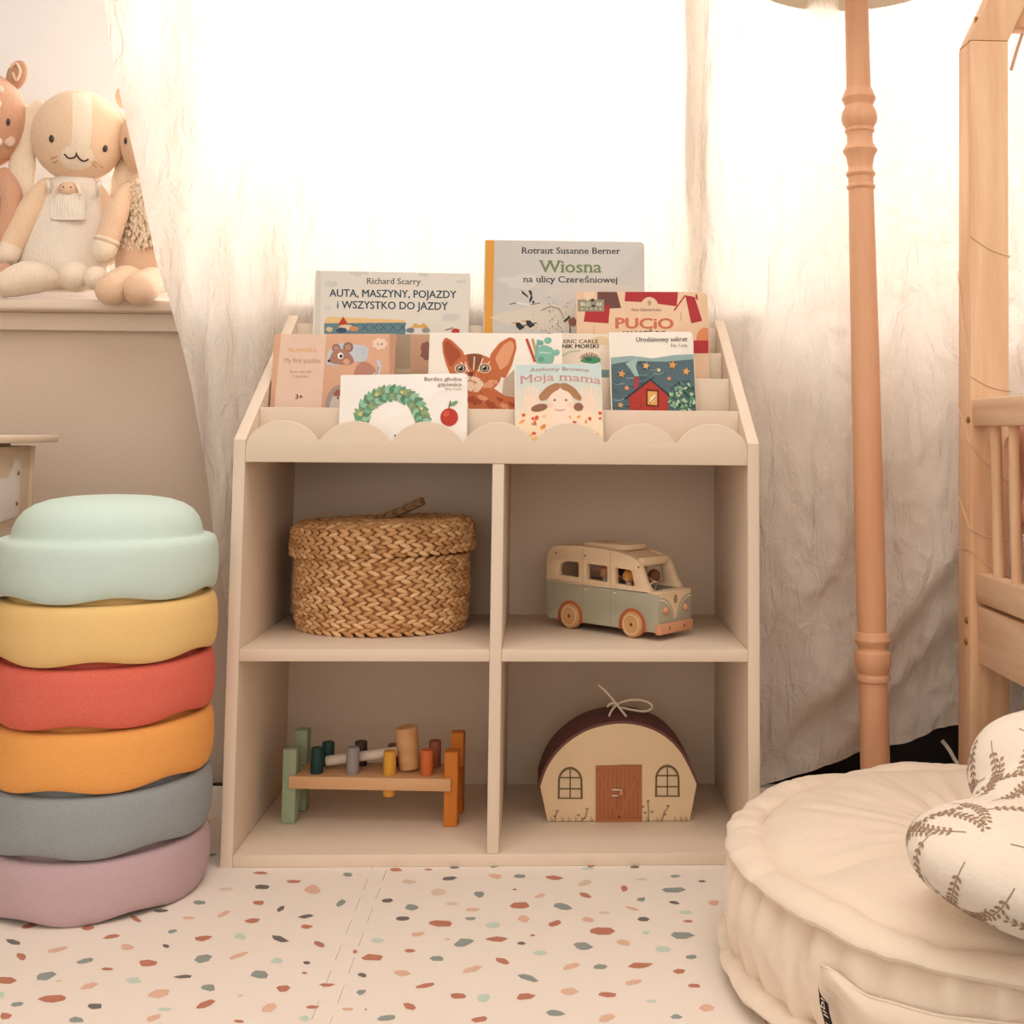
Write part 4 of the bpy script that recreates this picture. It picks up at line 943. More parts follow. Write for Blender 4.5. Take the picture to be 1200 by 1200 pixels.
# ================================================================== pounding bench
bz = T+0.0006
bench = thing('pounding_bench', 'toy pounding bench with green and orange end boards, in the lower left cubby', 'pounding bench', (-0.3425, 0.1370, bz), math.radians(-3.9))
M_bp = wood('beech_plank', (222, 176, 132), (208, 158, 114), 'x', 16, 0.5)
M_gr = mat('sage_green_paint', (152, 166, 138), 0.55, 0.04, 20); M_or = mat('orange_paint', (206, 122, 42), 0.55, 0.04, 20)
BL = 0.281; BD = 0.086
def end_board(x):
    P = roundpoly([(0, 0), (0.024, 0), (0.024, 0.020), (0.034, 0.034), (0.052, 0.034), (0.062, 0.020), (0.062, 0), (BD, 0), (BD, 0.130), (0.062, 0.130), (0.062, 0.076), (0.024, 0.076), (0.024, 0.116), (0, 0.116)], [0.001, 0.002, 0.004, 0.008, 0.008, 0.004, 0.002, 0.001, 0.006, 0.006, 0.003, 0.003, 0.004, 0.004])
    b = new(); plate(b, [P], 0.0215, 0.0012, YZ(x)); return b
obj('end_board', end_board(0.0108), M_gr, bench, local=True); obj('end_board', end_board(BL-0.0108), M_or, bench, local=True)
b = new(); box(b, (0.012, -0.006, 0.056), (BL-0.010, 0.080, 0.0755), 0.0015); obj('plank', b, M_bp, bench, local=True)
def blocal(u, v, ly):                                # photo pixel onto a line of pegs -> bench x
    y = 0.137+ly; p = aty(u, v, y); return p.x+0.3425
PEG = [(371.5, 0.016, (28, 62, 60), 'dark teal peg at the left end of the bench, front row', 0.115, 0.0590), (382, 0.063, (34, 72, 66), 'dark teal peg at the left end of the bench, back row', 0.112, 0.0590),
       (414, 0.016, (150, 144, 144), 'pale grey peg in the front row of the bench', 0.117, 0.0590), (421, 0.063, (66, 48, 46), 'dark brown peg behind the grey one', 0.114, 0.0590),
       (457.5, 0.016, (222, 162, 60), 'mustard yellow peg pushed through the plank', 0.112, 0.046), (460, 0.063, (110, 62, 56), 'maroon peg behind the yellow one', 0.110, 0.0590),
       (501, 0.016, (204, 106, 52), 'burnt orange peg in the front row beside the orange board', 0.115, 0.0590), (508, 0.063, (150, 86, 58), 'reddish brown peg in the back row beside the orange board', 0.117, 0.0590)]
for u, ly, c, lab, zt, zb in PEG:
    x = blocal(u, 885, ly); b = new()
    lathe(b, [(0, zb-0.004), (0.0085, zb-0.004), (0.0102, zb), (0.0102, zt-0.002), (0.0092, zt), (0, zt)], 24)
    p = WM[bench] @ Vector((x, ly, 0))
    o = obj('peg', b, mat('peg_paint_%d' % u, c, 0.5, 0.04), None, local=True); o.location = p; tag(o, lab, 'peg', 'pegs of the pounding bench')
hx = blocal(479, 878, 0.039)
hp = WM[bench] @ Vector((hx, 0.039, 0.0762))
ham = thing('toy_hammer', 'small wooden mallet with a tan head and whitish handle lying across the pounding bench', 'hammer', tuple(hp), math.radians(-3.9))
b = new(); Mh = Matrix.Translation((0.002, 0, 0)) @ Matrix.Rotation(math.radians(-7), 4, 'Y')
lathe(b, [(0, 0.0022), (0.0155, 0.0022), (0.0172, 0.004), (0.0186, 0.060), (0.0186, 0.066), (0.0172, 0.0685), (0, 0.0685)], 32, Mh); obj('hammer_head', b, M_tan, ham, local=True)
b = new(); tube(b, [(-0.010, 0, 0.030), (-0.135, 0, 0.0115)], [0.0078, 0.0082], 18, dome=False); obj('handle', b, mat('whitewashed_wood', (222, 206, 192), 0.6, 0.08, 40), ham, local=True)

# ================================================================== little house case
M_hw = mat('house_wood', (232, 204, 166), 0.6, 0.06, 14, 0.1, 100); M_mar = mat('maroon_roof', (112, 72, 70), 0.6, 0.06, 30, 0.2, 300)
YH = 0.1425; HD = 0.105
def hp_(u, v): p = aty(u, v, YH); return (p.x, p.z)
house = thing('toy_house_case', 'small wooden house shaped carry case with maroon arched roof, in the lower right cubby', 'toy house', (0.195, YH+0.05, T+0.0006))
ol = [hp_(u, v) for u, v in ((641.5, 963), (633, 922), (641, 900), (655, 880), (674, 864), (697, 853), (726, 848), (752, 851), (776, 861), (794, 877), (806, 896), (816.5, 919), (808.5, 962.5))]
sp = spline([Vector((x, 0, z)) for x, z in ol[1:12]], 5); arc = [(p.x, p.z) for p in sp]
base = T+0.0010
OUT = [(ol[0][0], base)]+arc+[(ol[12][0], base)]
b = new()
for y in (YH+0.004, YH+HD-0.004): plate(b, [OUT], 0.008, 0.0006, XZ(y))
box(b, (ol[0][0]+0.002, YH+0.008, base), (ol[12][0]-0.002, YH+HD-0.008, base+0.006), 0)
for (x0, z0), (x1, z1) in (((ol[0][0], base), arc[0]), ((ol[12][0], base), arc[-1])):
    t = bmesh.new(); q = [t.verts.new(v) for v in ((x0, YH+0.008, z0), (x1, YH+0.008, z1), (x1, YH+HD-0.008, z1), (x0, YH+HD-0.008, z0))]; t.faces.new(q); add(b, t, 0)
def stem(pts, r=0.0006): tube(b, [aty(u, v, YH-0.0006) for u, v in pts], r, 5, 1)
for pts, heads in (([(650, 963), (651, 956), (653, 952)], [(653, 951), (650, 957)]), ([(680, 963), (686, 958), (688, 950)], [(688, 948.5), (678, 956), (683, 960)]), ([(760, 963), (760, 948), (759, 940)], [(759.5, 939.5), (753, 946), (764, 952), (756, 953)]), ([(776, 962), (778, 953), (783, 946)], [(783, 945), (779, 955)])):
    stem(pts)
    for u, v in heads:
        for du in (-1.2, 0, 1.2): ell(b, aty(u+du, v-abs(du)*0.8, YH-0.0006), (0.0007, 0.0004, 0.0014), None, 1, 8, 5)
for u in (645, 658, 666, 674, 692, 757, 769, 774, 790, 797, 803): stem([(u, 963), (u+1, 957)], 0.0003); stem([(u+2, 963), (u+2.4, 959)], 0.0003)
obj('body', b, [M_hw, mat('flower_brown', (92, 64, 44), 0.7)], house)
cx_ = sum(p[0] for p in arc)/len(arc); cz_ = min(p[1] for p in arc)
def off(p, k): d = Vector((p[0]-cx_, p[1]-cz_+0.03)); return (p[0]+d.normalized().x*k, p[1]+d.normalized().y*k)
shell = [off(p, 0.0042) for p in arc]+[off(p, 0.0004) for p in arc[::-1]]
b = new(); plate(b, [shell], HD-0.001, 0.0005, XZ(YH+HD/2+0.0008)); obj('roof', b, M_mar, house, ang=30)
yf = YH-0.0002
def flat(bm, P, y, th, mi=0): plate(bm, [P], th, min(0.0004, th/4), XZ(y), mi)
b = new(); M_dr = mat('door_brown', (176, 110, 72), 0.6, 0.06, 30); M_dl = mat('door_line', (150, 90, 58), 0.6)
flat(b, [hp_(*p) for p in ((698, 963.5), (698, 897), (724.8, 896.7), (724.8, 963.5))], yf-0.001, 0.002)
flat(b, [hp_(*p) for p in ((725.4, 963.5), (725.4, 896), (752, 896), (752, 963))], yf-0.001, 0.002)
b2 = new()
for k in range(1, 11):
    u = 698+k*4.9
    if abs(u-725) < 2: continue
    A = [hp_(u-0.35, 960), hp_(u-0.35, 900), hp_(u+0.35, 900), hp_(u+0.35, 960)]; flat(b2, A, yf-0.0021, 0.0004)
for P in ([(699, 904), (702, 901), (727, 957), (724, 960)], [(751, 903), (748, 900), (724, 957), (727, 961)], [(699, 897.5), (751, 897), (751, 901), (699, 901)], [(699, 959), (751, 959), (751, 963), (699, 963)]): flat(b, [hp_(*p) for p in P], yf-0.0024, 0.0012)
door = obj('door', b, M_dr, house); obj('plank_lines', b2, M_dl, door)
b = new()
for v in (925.5, 932.5): A = aty(717, v, yf-0.004); B = aty(724, v, yf-0.004); tube(b, [A, B], 0.0009, 8)
p = aty(728, 930, yf-0.005); ell(b, p, (0.0042, 0.004, 0.0042), None, 1, 12, 8); tube(b, [aty(724, 926, yf-0.004), aty(728, 925.5, yf-0.006), aty(729, 929, yf-0.006)], 0.0008, 6)
obj('latch', b, [mat('white_elastic', (244, 232, 214), 0.6), mat('wood_button', (196, 140, 96), 0.5)], door)
M_ol = mat('olive_frame', (112, 92, 58), 0.6); M_pn = mat('window_paint', (220, 196, 164), 0.6)
for x0, x1, yb_, yt_, l in ((653.5, 682.8, 936, 898.5, 0), (767.5, 796.5, 933.5, 896, 1)):
    b = new(); cxm = (x0+x1)/2; w2 = (x1-x0)/2
    def wl(k): return [(cxm-w2*k, yb_-1.5*(1-k)*6), (cxm-w2*k*0.98, yt_+20)]+[(cxm-w2*k*math.cos(PI*j/12), yt_+18-18*k*math.sin(PI*j/12)) for j in range(1, 12)]+[(cxm+w2*k*0.98, yt_+20), (cxm+w2*k, yb_-1.5*(1-k)*6)]
    plate(b, [[hp_(*q) for q in wl(1.0)], [hp_(*q) for q in wl(0.84)]], 0.0012, 0.0003, XZ(yf-0.0006))
    for P in ([(cxm-0.8, yb_-1), (cxm-0.8, yt_+1), (cxm+0.8, yt_+1), (cxm+0.8, yb_-1)], [(x0+2, yb_-11), (x0+2, yb_-12.6), (x1-2, yb_-12.6), (x1-2, yb_-11)], [(x0+2, yb_-24), (x0+2, yb_-25.6), (x1-2, yb_-25.6), (x1-2, yb_-24)]): flat(b, [hp_(*p) for p in P], yf-0.0006, 0.0011)
    wo = obj('window_frame', b, M_ol, house)
    b = new(); flat(b, [hp_(*q) for q in wl(0.9)], yf-0.0001, 0.0006); obj('window_pane', b, M_pn, wo)
b = new(); yb = YH+HD*0.45
cord = lambda pts: tube(b, spline([aty(u, v, yb+dy) for u, v, dy in pts], 6), 0.0019, 8, dome=True)
cord([(701.5, 803, -0.01), (710, 810, -0.006), (720, 822, -0.004), (733.5, 839, -0.02)])
cord([(714, 838.5, -0.02), (718, 831, -0.01), (726, 824, 0), (741, 820, 0), (757, 822, 0), (764.5, 828, 0), (757, 833.5, 0), (742, 832, -0.004), (728, 829, -0.004)])
cord([(712, 828, -0.004), (716, 824.5, -0.004), (724, 824, -0.002)])
obj('cord_bow', b, mat('white_cord', (238, 220, 198), 0.7, 0.04, 200), house)

# ================================================================== plush toys on the ledge
def knit(name, c):
    m = mat(name, c, 0.9, 0.06, 60, 1.0, 330, stretch=(1, 1, 0.3), spec=0.1, sheen=0.3); return m
K_TAN = knit('knit_tan', (238, 206, 174)); K_CRM = knit('knit_cream', (244, 226, 204)); K_ROMP = knit('knit_oatmeal', (240, 228, 214)); K_BRN = knit('knit_brown', (214, 164, 134))
K_SND = knit('knit_sand', (236, 200, 168)); K_EAR = knit('knit_ear', (244, 224, 198)); K_DBR = knit('knit_dark_brown', (196, 150, 122)); K_WHT = knit('knit_white', (242, 230, 216))
M_eye = mat('bead_eye', (48, 32, 28), 0.25, 0.02, spec=0.6); M_th = mat('dark_thread', (58, 40, 36), 0.7); M_th2 = mat('tan_thread', (196, 142, 98), 0.7)
YD = 0.515
KP = (YD-CAM.y)/_f.y/FPX*1.0
def Dp(u, v, dy=0.0): return aty(u, v, YD+dy)
def soft_head(bm, c, rx, ry, rz, seed=0):
    ell(bm, c, (rx, ry, rz), Matrix.Rotation(math.radians(4), 4, 'Y'), 0, 64, 48)
zs = SILL_Z
# --- the lop-eared rabbit in the middle
pl = thing('plush_rabbit', 'tan lop-eared plush rabbit in an oatmeal romper sitting on the window ledge', 'plush toy', (Dp(85, 340).x, YD, zs+0.001))
hc = Dp(92, 160); hr = (52*KP, 0.070, 54*KP)
b = new(); soft_head(b, hc, *hr)
def on_head(u, v, k=1.0, hc=hc, hr=hr):
    """point of the head's front seen at a photo pixel"""
    d = ray(u, v); o = CAM-hc; q = [d[i]/hr[i] for i in range(3)]; s = [o[i]/hr[i] for i in range(3)]
    A = sum(x*x for x in q); B = 2*sum(x*y for x, y in zip(q, s)); C_ = sum(x*x for x in s)-k*k; dis = max(0, B*B-4*A*C_)
    return CAM+d*((-B-math.sqrt(dis))/(2*A))
# knitted stripe and pale muzzle
grid(b, lambda s_, t_: on_head(84+23*s_+2*math.sin(t_*3)-2*t_, 109+66*t_, 1.004), 14, 40, 1)
grid(b, lambda s_, t_: on_head(90.5+20*t_*math.cos(2*PI*s_), 184+15.5*t_*math.sin(2*PI*s_), 1.007-0.002*t_), 40, 8, 1, closed_u=True)
for q in (((60, 186), (67, 183)), ((62, 191), (68, 188)), ((107, 190), (113, 196)), ((110, 189), (121, 197))): tube(b, [on_head(*q[0], 1.006), on_head(*q[1], 1.006)], 0.0008, 5, 2)
head = obj('head', b, [K_TAN, K_CRM, M_th2], pl, ang=180)
for u, v in ((60.5, 162.5), (123, 174)):
    b = new(); p = on_head(u, v); ell(b, p, (0.0052, 0.0035, 0.0075), None, 0, 14, 10); obj('eye', b, M_eye, head)
b = new()
tube(b, spline([on_head(*q, 1.008) for q in ((76, 181), (80, 185), (86, 185), (90, 182), (93, 186), (98, 189), (103, 187))], 4), 0.0016, 6, dome=True); tube(b, [on_head(89.5, 179, 1.008), on_head(90, 182.5, 1.008)], 0.0015, 6)
obj('mouth', b, M_th, head)
for pts, rr in (([(46, 126, 0.0), (35, 140, 0.004), (28, 170, 0.004), (26, 200, 0.0), (29, 226, -0.004)], [9, 13, 14.5, 17, 12]), ([(138, 140, 0.03), (147, 160, 0.04), (150, 190, 0.035), (145, 215, 0.03), (138, 232, 0.03)], [9, 13, 15, 16, 10])):
    b = new(); tube(b, spline([Dp(*q) for q in pts], 6), [r*KP for r in rr], 20, flat=0.45, ref=(0.15, 1, 0), dome=True); obj('ear', b, K_EAR, pl, ang=180)
b = new()                                            # romper: a soft pear
prof = [(88, 206, 20), (87, 214, 29), (86, 225, 33), (83, 245, 38), (79, 270, 45), (75, 295, 50), (73, 315, 52), (73, 330, 50), (74, 340, 40)]
t = bmesh.new(); rings = []
for u, v, r in prof:
    c = Dp(u, v); R_ = r*KP; rings.append([t.verts.new((c.x+R_*math.cos(2*PI*k/40), c.y+0.045*(R_/0.085)*math.sin(2*PI*k/40)*1.15, max(c.z, zs+0.003))) for k in range(40)])
for A, B in zip(rings, rings[1:]):
    for k in range(40): t.faces.new((A[k], A[(k+1) % 40], B[(k+1) % 40], B[k]))
t.faces.new(rings[0]); t.faces.new(rings[-1]); add(b, t); bmesh.ops.subdivide_edges(b, edges=b.edges, cuts=1, use_grid_fill=True, smooth=0.3)
for v in b.verts: v.co.z = max(v.co.z, zs+0.002)
romp = obj('romper', b, K_ROMP, pl, ang=180)
def on_body(u, v, dy=0.0):
    for (u0, v0, r0), (u1, v1, r1) in zip(prof, prof[1:]):
        if v0 <= v <= v1:
            f = (v-v0)/(v1-v0); uc = u0+(u1-u0)*f; r = r0+(r1-r0)*f; x = max(-0.95, min(0.95, (u-uc)/r)); R_ = r*KP
            return Dp(u, v, -0.045*(R_/0.085)*1.15*math.sqrt(1-x*x)-dy)
    return Dp(u, v, -0.05)
b = new(); g = grid(b, lambda s, t_: on_body(62+36*s-(2*t_ if s < .5 else -1*t_), 226+31*t_, 0.007+0.004*math.sin(PI*s)*math.sin(PI*t_)+0.0006*math.sin(s*75)), 60, 12)
tube(b, [on_body(62-2*k/6, 226+31*k/6, 0.007) for k in range(7)]+[on_body(60+39*k/8, 257, 0.007) for k in range(9)]+[on_body(99-k/6, 257-31*k/6, 0.007) for k in range(7)], 0.002, 6)
obj('pocket', b, K_WHT, romp, ang=180)
for s, u0 in ((-1, 56), (1, 117)):
    b = new(); tube(b, spline([on_body(u0, 212, 0.002), Dp(u0+s*-1, 217, -0.040), on_body(u0-s*2, 229, 0.003)], 4), 0.004, 8, dome=True)
    obj('shoulder_strap', b, K_WHT, romp, ang=180)
for pts, rr in (([(56, 218, -0.01), (42, 236, -0.02), (28, 262, -0.03), (16, 284, -0.04), (9, 299, -0.045)], [10, 13, 14, 13, 12]), ([(112, 222, 0.01), (122, 245, 0.012), (126, 272, 0.01), (126, 300, 0.0)], [9, 12, 12, 11])):
    b = new(); P = spline([Dp(*q) for q in pts], 6); tube(b, P[:-4], [r*KP for r in rr], 20, 0, dome=True); tube(b, P[-5:], [rr[-1]*KP*1.03]*5, 20, 1, dome=True)
    obj('arm', b, [K_TAN, K_CRM], pl, ang=180)
b = new(); tube(b, spline([Dp(66, 330, -0.07), Dp(48, 326, -0.085), Dp(30, 326, -0.10), Dp(12, 332, -0.105), Dp(5, 335, -0.105)], 6), [9*KP, 17*KP, 19*KP, 16*KP, 13*KP], 22, dome=True)
for v in b.verts: v.co.z = max(v.co.z, zs+0.0015)
obj('leg', b, K_CRM, pl, ang=180)
b = new(); tube(b, spline([Dp(92, 330, -0.05), Dp(89, 327, -0.08), Dp(87, 324, -0.105)], 6), [12*KP, 15*KP, 16.5*KP], 22, dome=True)
for v in b.verts: v.co.z = max(v.co.z, zs+0.0015)
obj('leg', b, K_CRM, pl, ang=180)
# --- the tiny rabbit in the pocket
tp = on_body(81, 221, 0.006); tiny = thing('small_plush_rabbit', 'tiny tan rabbit peeking out of the oatmeal romper pocket', 'plush toy', tuple(tp))
b = new(); ell(b, tp, (0.0185, 0.010, 0.014), None, 0, 24, 16); h2 = obj('head', b, K_SND, tiny)
for s in (-1, 1):
    b = new(); tube(b, spline([tp+Vector((s*0.014, -0.004, 0.010)), tp+Vector((s*0.021, -0.008, 0.002)), tp+Vector((s*0.026, -0.010, -0.012))], 4), [0.003, 0.005, 0.003], 10, flat=0.6, dome=True); obj('ear', b, K_CRM, tiny)
    b = new(); ell(b, tp+Vector((s*0.007, -0.0098, 0.001)), 0.0016, None, 0, 8, 6); obj('eye', b, M_eye, h2)
# --- sand coloured toy at the right, mostly behind the curtain
YR = 0.50
pr_ = thing('plush_lamb', 'sand coloured plush toy with a shaggy vest, half hidden behind the left curtain', 'plush toy', (aty(175, 340, YR).x, YR, zs+0.001))
def Rp(u, v, dy=0.0): return aty(u, v, YR+dy)
hc2 = Rp(192, 166, 0.03); b = new(); soft_head(b, hc2, 50*KP, 0.065, 50*KP); hd2 = obj('head', b, K_SND, pr_, ang=180)
b = new(); ell(b, on_head(147.5, 165, 1, hc2, (50*KP, 0.065, 50*KP)), (0.004, 0.004, 0.007), None, 0, 12, 8); obj('eye', b, M_eye, hd2)
b = new(); ell(b, Rp(145, 115, 0.05), (0.016, 0.008, 0.024), Matrix.Rotation(-0.3, 4, 'Y'), 0, 20, 14); obj('ear', b, K_SND, pr_, ang=180)
b = new(); tube(b, spline([Rp(180, 215, 0.02), Rp(182, 255, 0.0), Rp(184, 295, -0.01), Rp(185, 328, -0.01)], 6), [30*KP, 40*KP, 47*KP, 46*KP], 32)
for v in b.verts: v.co.z = max(v.co.z, zs+0.0015); v.co.y = YR+(v.co.y-YR)*0.8
obj('body', b, K_SND, pr_, ang=180)
b = new(); rd = random.Random(5)                     # shaggy vest of loose curls
for i in range(700):
    u = rd.uniform(136, 205); v = rd.uniform(208, 288)
    if u < (157-(v-208)*0.5 if v < 248 else 137+(4 if v > 276 else 0)): continue
    uc = 180; x = max(-0.97, min(0.97, (u-uc)/(36+(v-208)*0.17))); p = Rp(u, v, -0.074*math.sqrt(1-x*x)-0.004*rd.random())
    L_ = rd.uniform(0.008, 0.015); dx = rd.uniform(-0.006, 0.006)
    tube(b, [p, p+Vector((dx, -0.004, -L_*0.5)), p+Vector((dx*0.3+rd.uniform(-.004, .004), -0.003, -L_))], [0.0022, 0.0026, 0.0008], 6)
obj('shaggy_vest', b, knit('shag', (246, 224, 196)), pr_, ang=180)
b = new(); P = spline([Rp(150, 224, -0.05), Rp(139, 246, -0.075), Rp(129, 272, -0.085), Rp(121, 294, -0.09)], 6); tube(b, P[:-3], [9*KP, 12.5*KP, 13.5*KP], 20, dome=True); tube(b, P[-5:-3], 13.9*KP, 20, 1); tube(b, P[-3:], [13.6*KP, 13.6*KP, 13.2*KP], 20, 1, dome=True)
obj('arm', b, [K_SND, K_CRM], pr_, ang=180)
for pts, rr in (([(160, 330, -0.06), (148, 328, -0.095), (131, 340, -0.135)], [13, 17, 18]), ([(190, 330, -0.06), (178, 330, -0.095), (165, 339, -0.135)], [13, 17, 19])):
    b = new(); tube(b, spline([Rp(*q) for q in pts], 6), [r*KP*0.96 for r in rr], 24, 0, dome=True)
    obj('leg', b, K_SND, pr_, ang=180)
b = new(); ell(b, Rp(112.5, 326, -0.095), (13*KP, 0.024, 13.5*KP), None, 0, 24, 16)
# foot of the far leg belongs to the rabbit
for v in b.verts: v.co.z = max(v.co.z, zs+0.0015)
obj('foot', b, K_CRM, pl, ang=180)
# --- brown fawn at the left edge
fw = thing('plush_fawn', 'brown plush fawn with white spots and round ears, at the left edge of the ledge', 'plush toy', (Dp(-8, 340).x, YD, zs+0.001))
hc3 = Dp(-22, 142, 0.0); hr3 = (52*KP, 0.068, 58*KP)
b = new(); soft_head(b, hc3, *hr3)
for u, v in ((0, 105), (-2, 122), (-12, 112), (-24, 104), (-1, 166)): ell(b, on_head(u, v, 0.998, hc3, hr3), (0.0065, 0.002, 0.008), None, 1, 12, 8)
hd3 = obj('head', b, [K_BRN, K_WHT], fw, ang=180)
b = new(); ell(b, on_head(9.5, 143, 1, hc3, hr3), (0.004, 0.0035, 0.0075), None, 0, 12, 8); obj('eye', b, M_eye, hd3)
b = new()
ell(b, on_head(11, 165, 0.995, hc3, hr3), (0.011, 0.004, 0.0115), Matrix.Rotation(0.5, 4, 'Z'), 0, 16, 10); obj('cheek', b, knit('knit_pink', (232, 196, 178)), hd3, ang=180)
for u, s in ((20, 1), (-62, -1)):
    b = new(); c = Dp(u, 88, 0.005); ell(b, c, (12*KP, 0.010, 18*KP), Matrix.Rotation(s*0.25, 4, 'Y'), 0, 28, 18); e = obj('ear', b, K_DBR, fw, ang=180)
    b = new(); tube(b, spline([c+Vector((-0.009*s, -0.009, 0.012)), c+Vector((0.002*s, -0.0105, 0.020)), c+Vector((0.010*s, -0.0095, 0.004)), c+Vector((0.004*s, -0.0105, -0.014)), c+Vector((-0.003*s, -0.010, 0.0))], 5), 0.0028, 8, dome=True); obj('ear_fold', b, K_SND, e, ang=180)
b = new(); tube(b, spline([Dp(-22, 200), Dp(-22, 240), Dp(-24, 290), Dp(-24, 332)], 6), [28*KP, 38*KP, 46*KP, 44*KP], 30)
for v in b.verts:
    v.co.z = max(v.co.z, zs+0.0015); v.co.y = YD+(v.co.y-YD)*0.75
for f in b.faces:
    if f.calc_center_median().y < YD-0.02 and abs(f.calc_center_median().x-Dp(-23, 250).x) < 0.045: f.material_index = 1
obj('body', b, [K_BRN, K_WHT], fw, ang=180)
b = new(); tube(b, spline([Dp(6, 205, 0), Dp(13, 225, -0.02), Dp(12, 255, -0.03), Dp(4, 285, -0.03)], 6), [9*KP, 11*KP, 11*KP, 10*KP], 18, dome=True); obj('arm', b, K_BRN, fw, ang=180)
b = new(); tube(b, spline([Dp(-16, 328, -0.07), Dp(-6, 326, -0.09), Dp(4, 318, -0.075)], 5), [14*KP, 14*KP, 10*KP], 18, dome=True)
for v in b.verts: v.co.z = max(v.co.z, zs+0.0015)
obj('leg', b, K_BRN, fw, ang=180)

# ================================================================== floor lamp
M_lp = wood('beech_lamp', (228, 176, 138), (216, 158, 120), 'z', 9, 0.45)
LY = 0.20; lb = aty(1025.5, 890, LY); lt = aty(1003.5, 0, LY); ldir = (lt-lb)/(lt.z-lb.z)
l0 = lb-ldir*lb.z
lamp = thing('floor_lamp', 'floor lamp with turned wooden pole and cream shade, before the right curtain', 'floor lamp', (l0.x, LY, 0))
prof = []
for v, wpx in ((960, 34), (890, 33), (830, 32.5), (799, 31.5), (797, 36), (793, 37), (790, 35), (789, 33), (784, 37), (778, 41), (770, 42), (764, 40), (761, 34), (758, 33), (751, 40), (749, 41), (745, 38), (741, 35.5), (740, 32), (700, 33.5), (560, 33), (400, 32), (300, 30.5), (223, 29), (222, 30.5), (220.5, 33), (218, 33), (216, 29), (208, 29.5), (206, 33), (204, 34), (201, 31), (199, 29), (196, 28), (184, 32.5), (178, 39), (176.5, 40), (175, 38), (168, 30), (160, 29.5), (156, 31), (155, 34), (152, 34), (151, 32), (149, 34), (144, 40), (138, 42), (131, 39), (127, 34), (124, 32.5), (118, 38), (116, 39.5), (113, 37), (105, 31), (104, 28.5), (85, 28), (0, 27.5)):
    p = aty(1014, v, LY); dd = (LY-CAM.y)/_f.y; prof.append((wpx/2*1.02*dd/FPX*1.0, p.z))
prof = [(prof[0][0], 0.022)]+prof[1:]+[(prof[-1][0], 1.62)]
shear = Matrix(((1, 0, ldir.x, l0.x), (0, 1, 0, LY), (0, 0, 1, 0), (0, 0, 0, 1)))
b = new(); lathe(b, prof, 40, shear); obj('pole', b, M_lp, lamp, ang=35)
b = new(); lathe(b, [(0, 0), (0.125, 0), (0.130, 0.004), (0.128, 0.016), (0.05, 0.022), (0.02, 0.030), (0, 0.030)], 48, shear); obj('base', b, M_lp, lamp)
M_shade = linen('lamp_shade_linen', (236, 226, 210), 0.4, 0.2)
b = new(); zsd = 1.462
lathe(b, [(0.188, zsd), (0.189, zsd+0.002), (0.150, zsd+0.26), (0.149, zsd+0.258), (0.186, zsd+0.003), (0.188, zsd)], 64, shear)
ox = -0.0
obj('lamp_shade', b, M_shade, lamp)
b = new()
for k in range(3): a = 2*PI*k/3+0.3; q = shear @ Vector((0, 0, 1.60)); tube(b, [q, shear @ Vector((0.150*math.cos(a), 0.150*math.sin(a), zsd+0.255))], 0.0015, 6)
ell(b, shear @ Vector((0, 0, 1.66)), (0.03, 0.03, 0.042), None, 0, 20, 14); lathe(b, [(0.0165, 1.615), (0.0165, 1.65)], 16, shear)
obj('bulb_holder', b, M_white, lamp)

# ================================================================== wooden bed
M_pine = wood('pine', (243, 206, 168), (212, 158, 116), 'z', 11, 0.5)
M_pine_y = wood('pine_rail', (250, 222, 190), (208, 156, 112), 'y', 9, 0.5)
M_pine_x = wood('pine_beam', (232, 188, 148), (214, 160, 118), 'x', 9, 0.5)
PY = 0.175; pt = aty(1137, 47, PY); pb = aty(1137, 908, PY); pdir = (pt-pb)/(pt.z-pb.z); px0 = pb-pdir*pb.z
pwid = 0.068; pdep = 0.058
bed = thing('house_bed', 'pine house frame bed with spindle guard rail at the right edge', 'bed', (px0.x+0.4, PY-0.4, 0))
def lean(z): return px0.x+pdir.x*z
def sheared_box(bm, x0, x1, y0, y1, z0, z1, bev=0.003):
    M = Matrix(((1, 0, pdir.x, px0.x), (0, 1, 0, 0), (0, 0, 1, 0), (0, 0, 0, 1))); box(bm, (x0, y0, z0), (x1, y1, z1), bev, 0, M)
b = new(); sheared_box(b, 0, pwid, PY, PY+pdep, 0, pt.z); post = obj('post', b, M_pine, bed)
b = new(); x0 = lean(pt.z); zt = pt.z+0.0005; sl = 2.1
plate(b, [[(x0, zt), (x0+pwid, zt), (x0+pwid+0.50, zt+0.50*sl), (x0+0.50, zt+0.50*sl)]], pdep, 0.002, XZ(PY+pdep/2)); obj('gable_beam', b, M_pine, bed)
b = new(); zz = aty(1190, 38, PY+0.04).z; box(b, (x0+pwid+0.012, PY+0.012, zz), (x0+1.0, PY+0.05, zz+0.07), 0.003); obj('cross_beam', b, M_pine_x, bed)
RXf = px0.x+0.006                                     # left face of the side rail
YN = -2.2
def rail_z(u, v): return atx(u, v, lean(0.5)+0.006).z
zr = [rail_z(1143, 467), rail_z(1143, 500), rail_z(1145, 672), rail_z(1145, 706), rail_z(1145, 709), rail_z(1145, 778)]
xl = lean(0.5)+0.006
b = new(); box(b, (xl, YN, zr[1]), (xl+0.030, PY-0.0005, zr[0]), 0.004); obj('top_rail', b, M_pine_y, bed)
b = new(); box(b, (xl, YN, zr[3]), (xl+0.030, PY-0.0005, zr[2]), 0.004); obj('lower_rail', b, M_pine_y, bed)
b = new(); box(b, (xl+0.003, YN, zr[5]), (xl+0.026, PY-0.0005, zr[4]-0.002), 0.003); obj('side_board', b, M_pine_y, bed)
y1 = atx(1169, 600, xl+0.015).y; y2 = atx(1190.5, 600, xl+0.015).y; pitch = y1-y2; k = 0
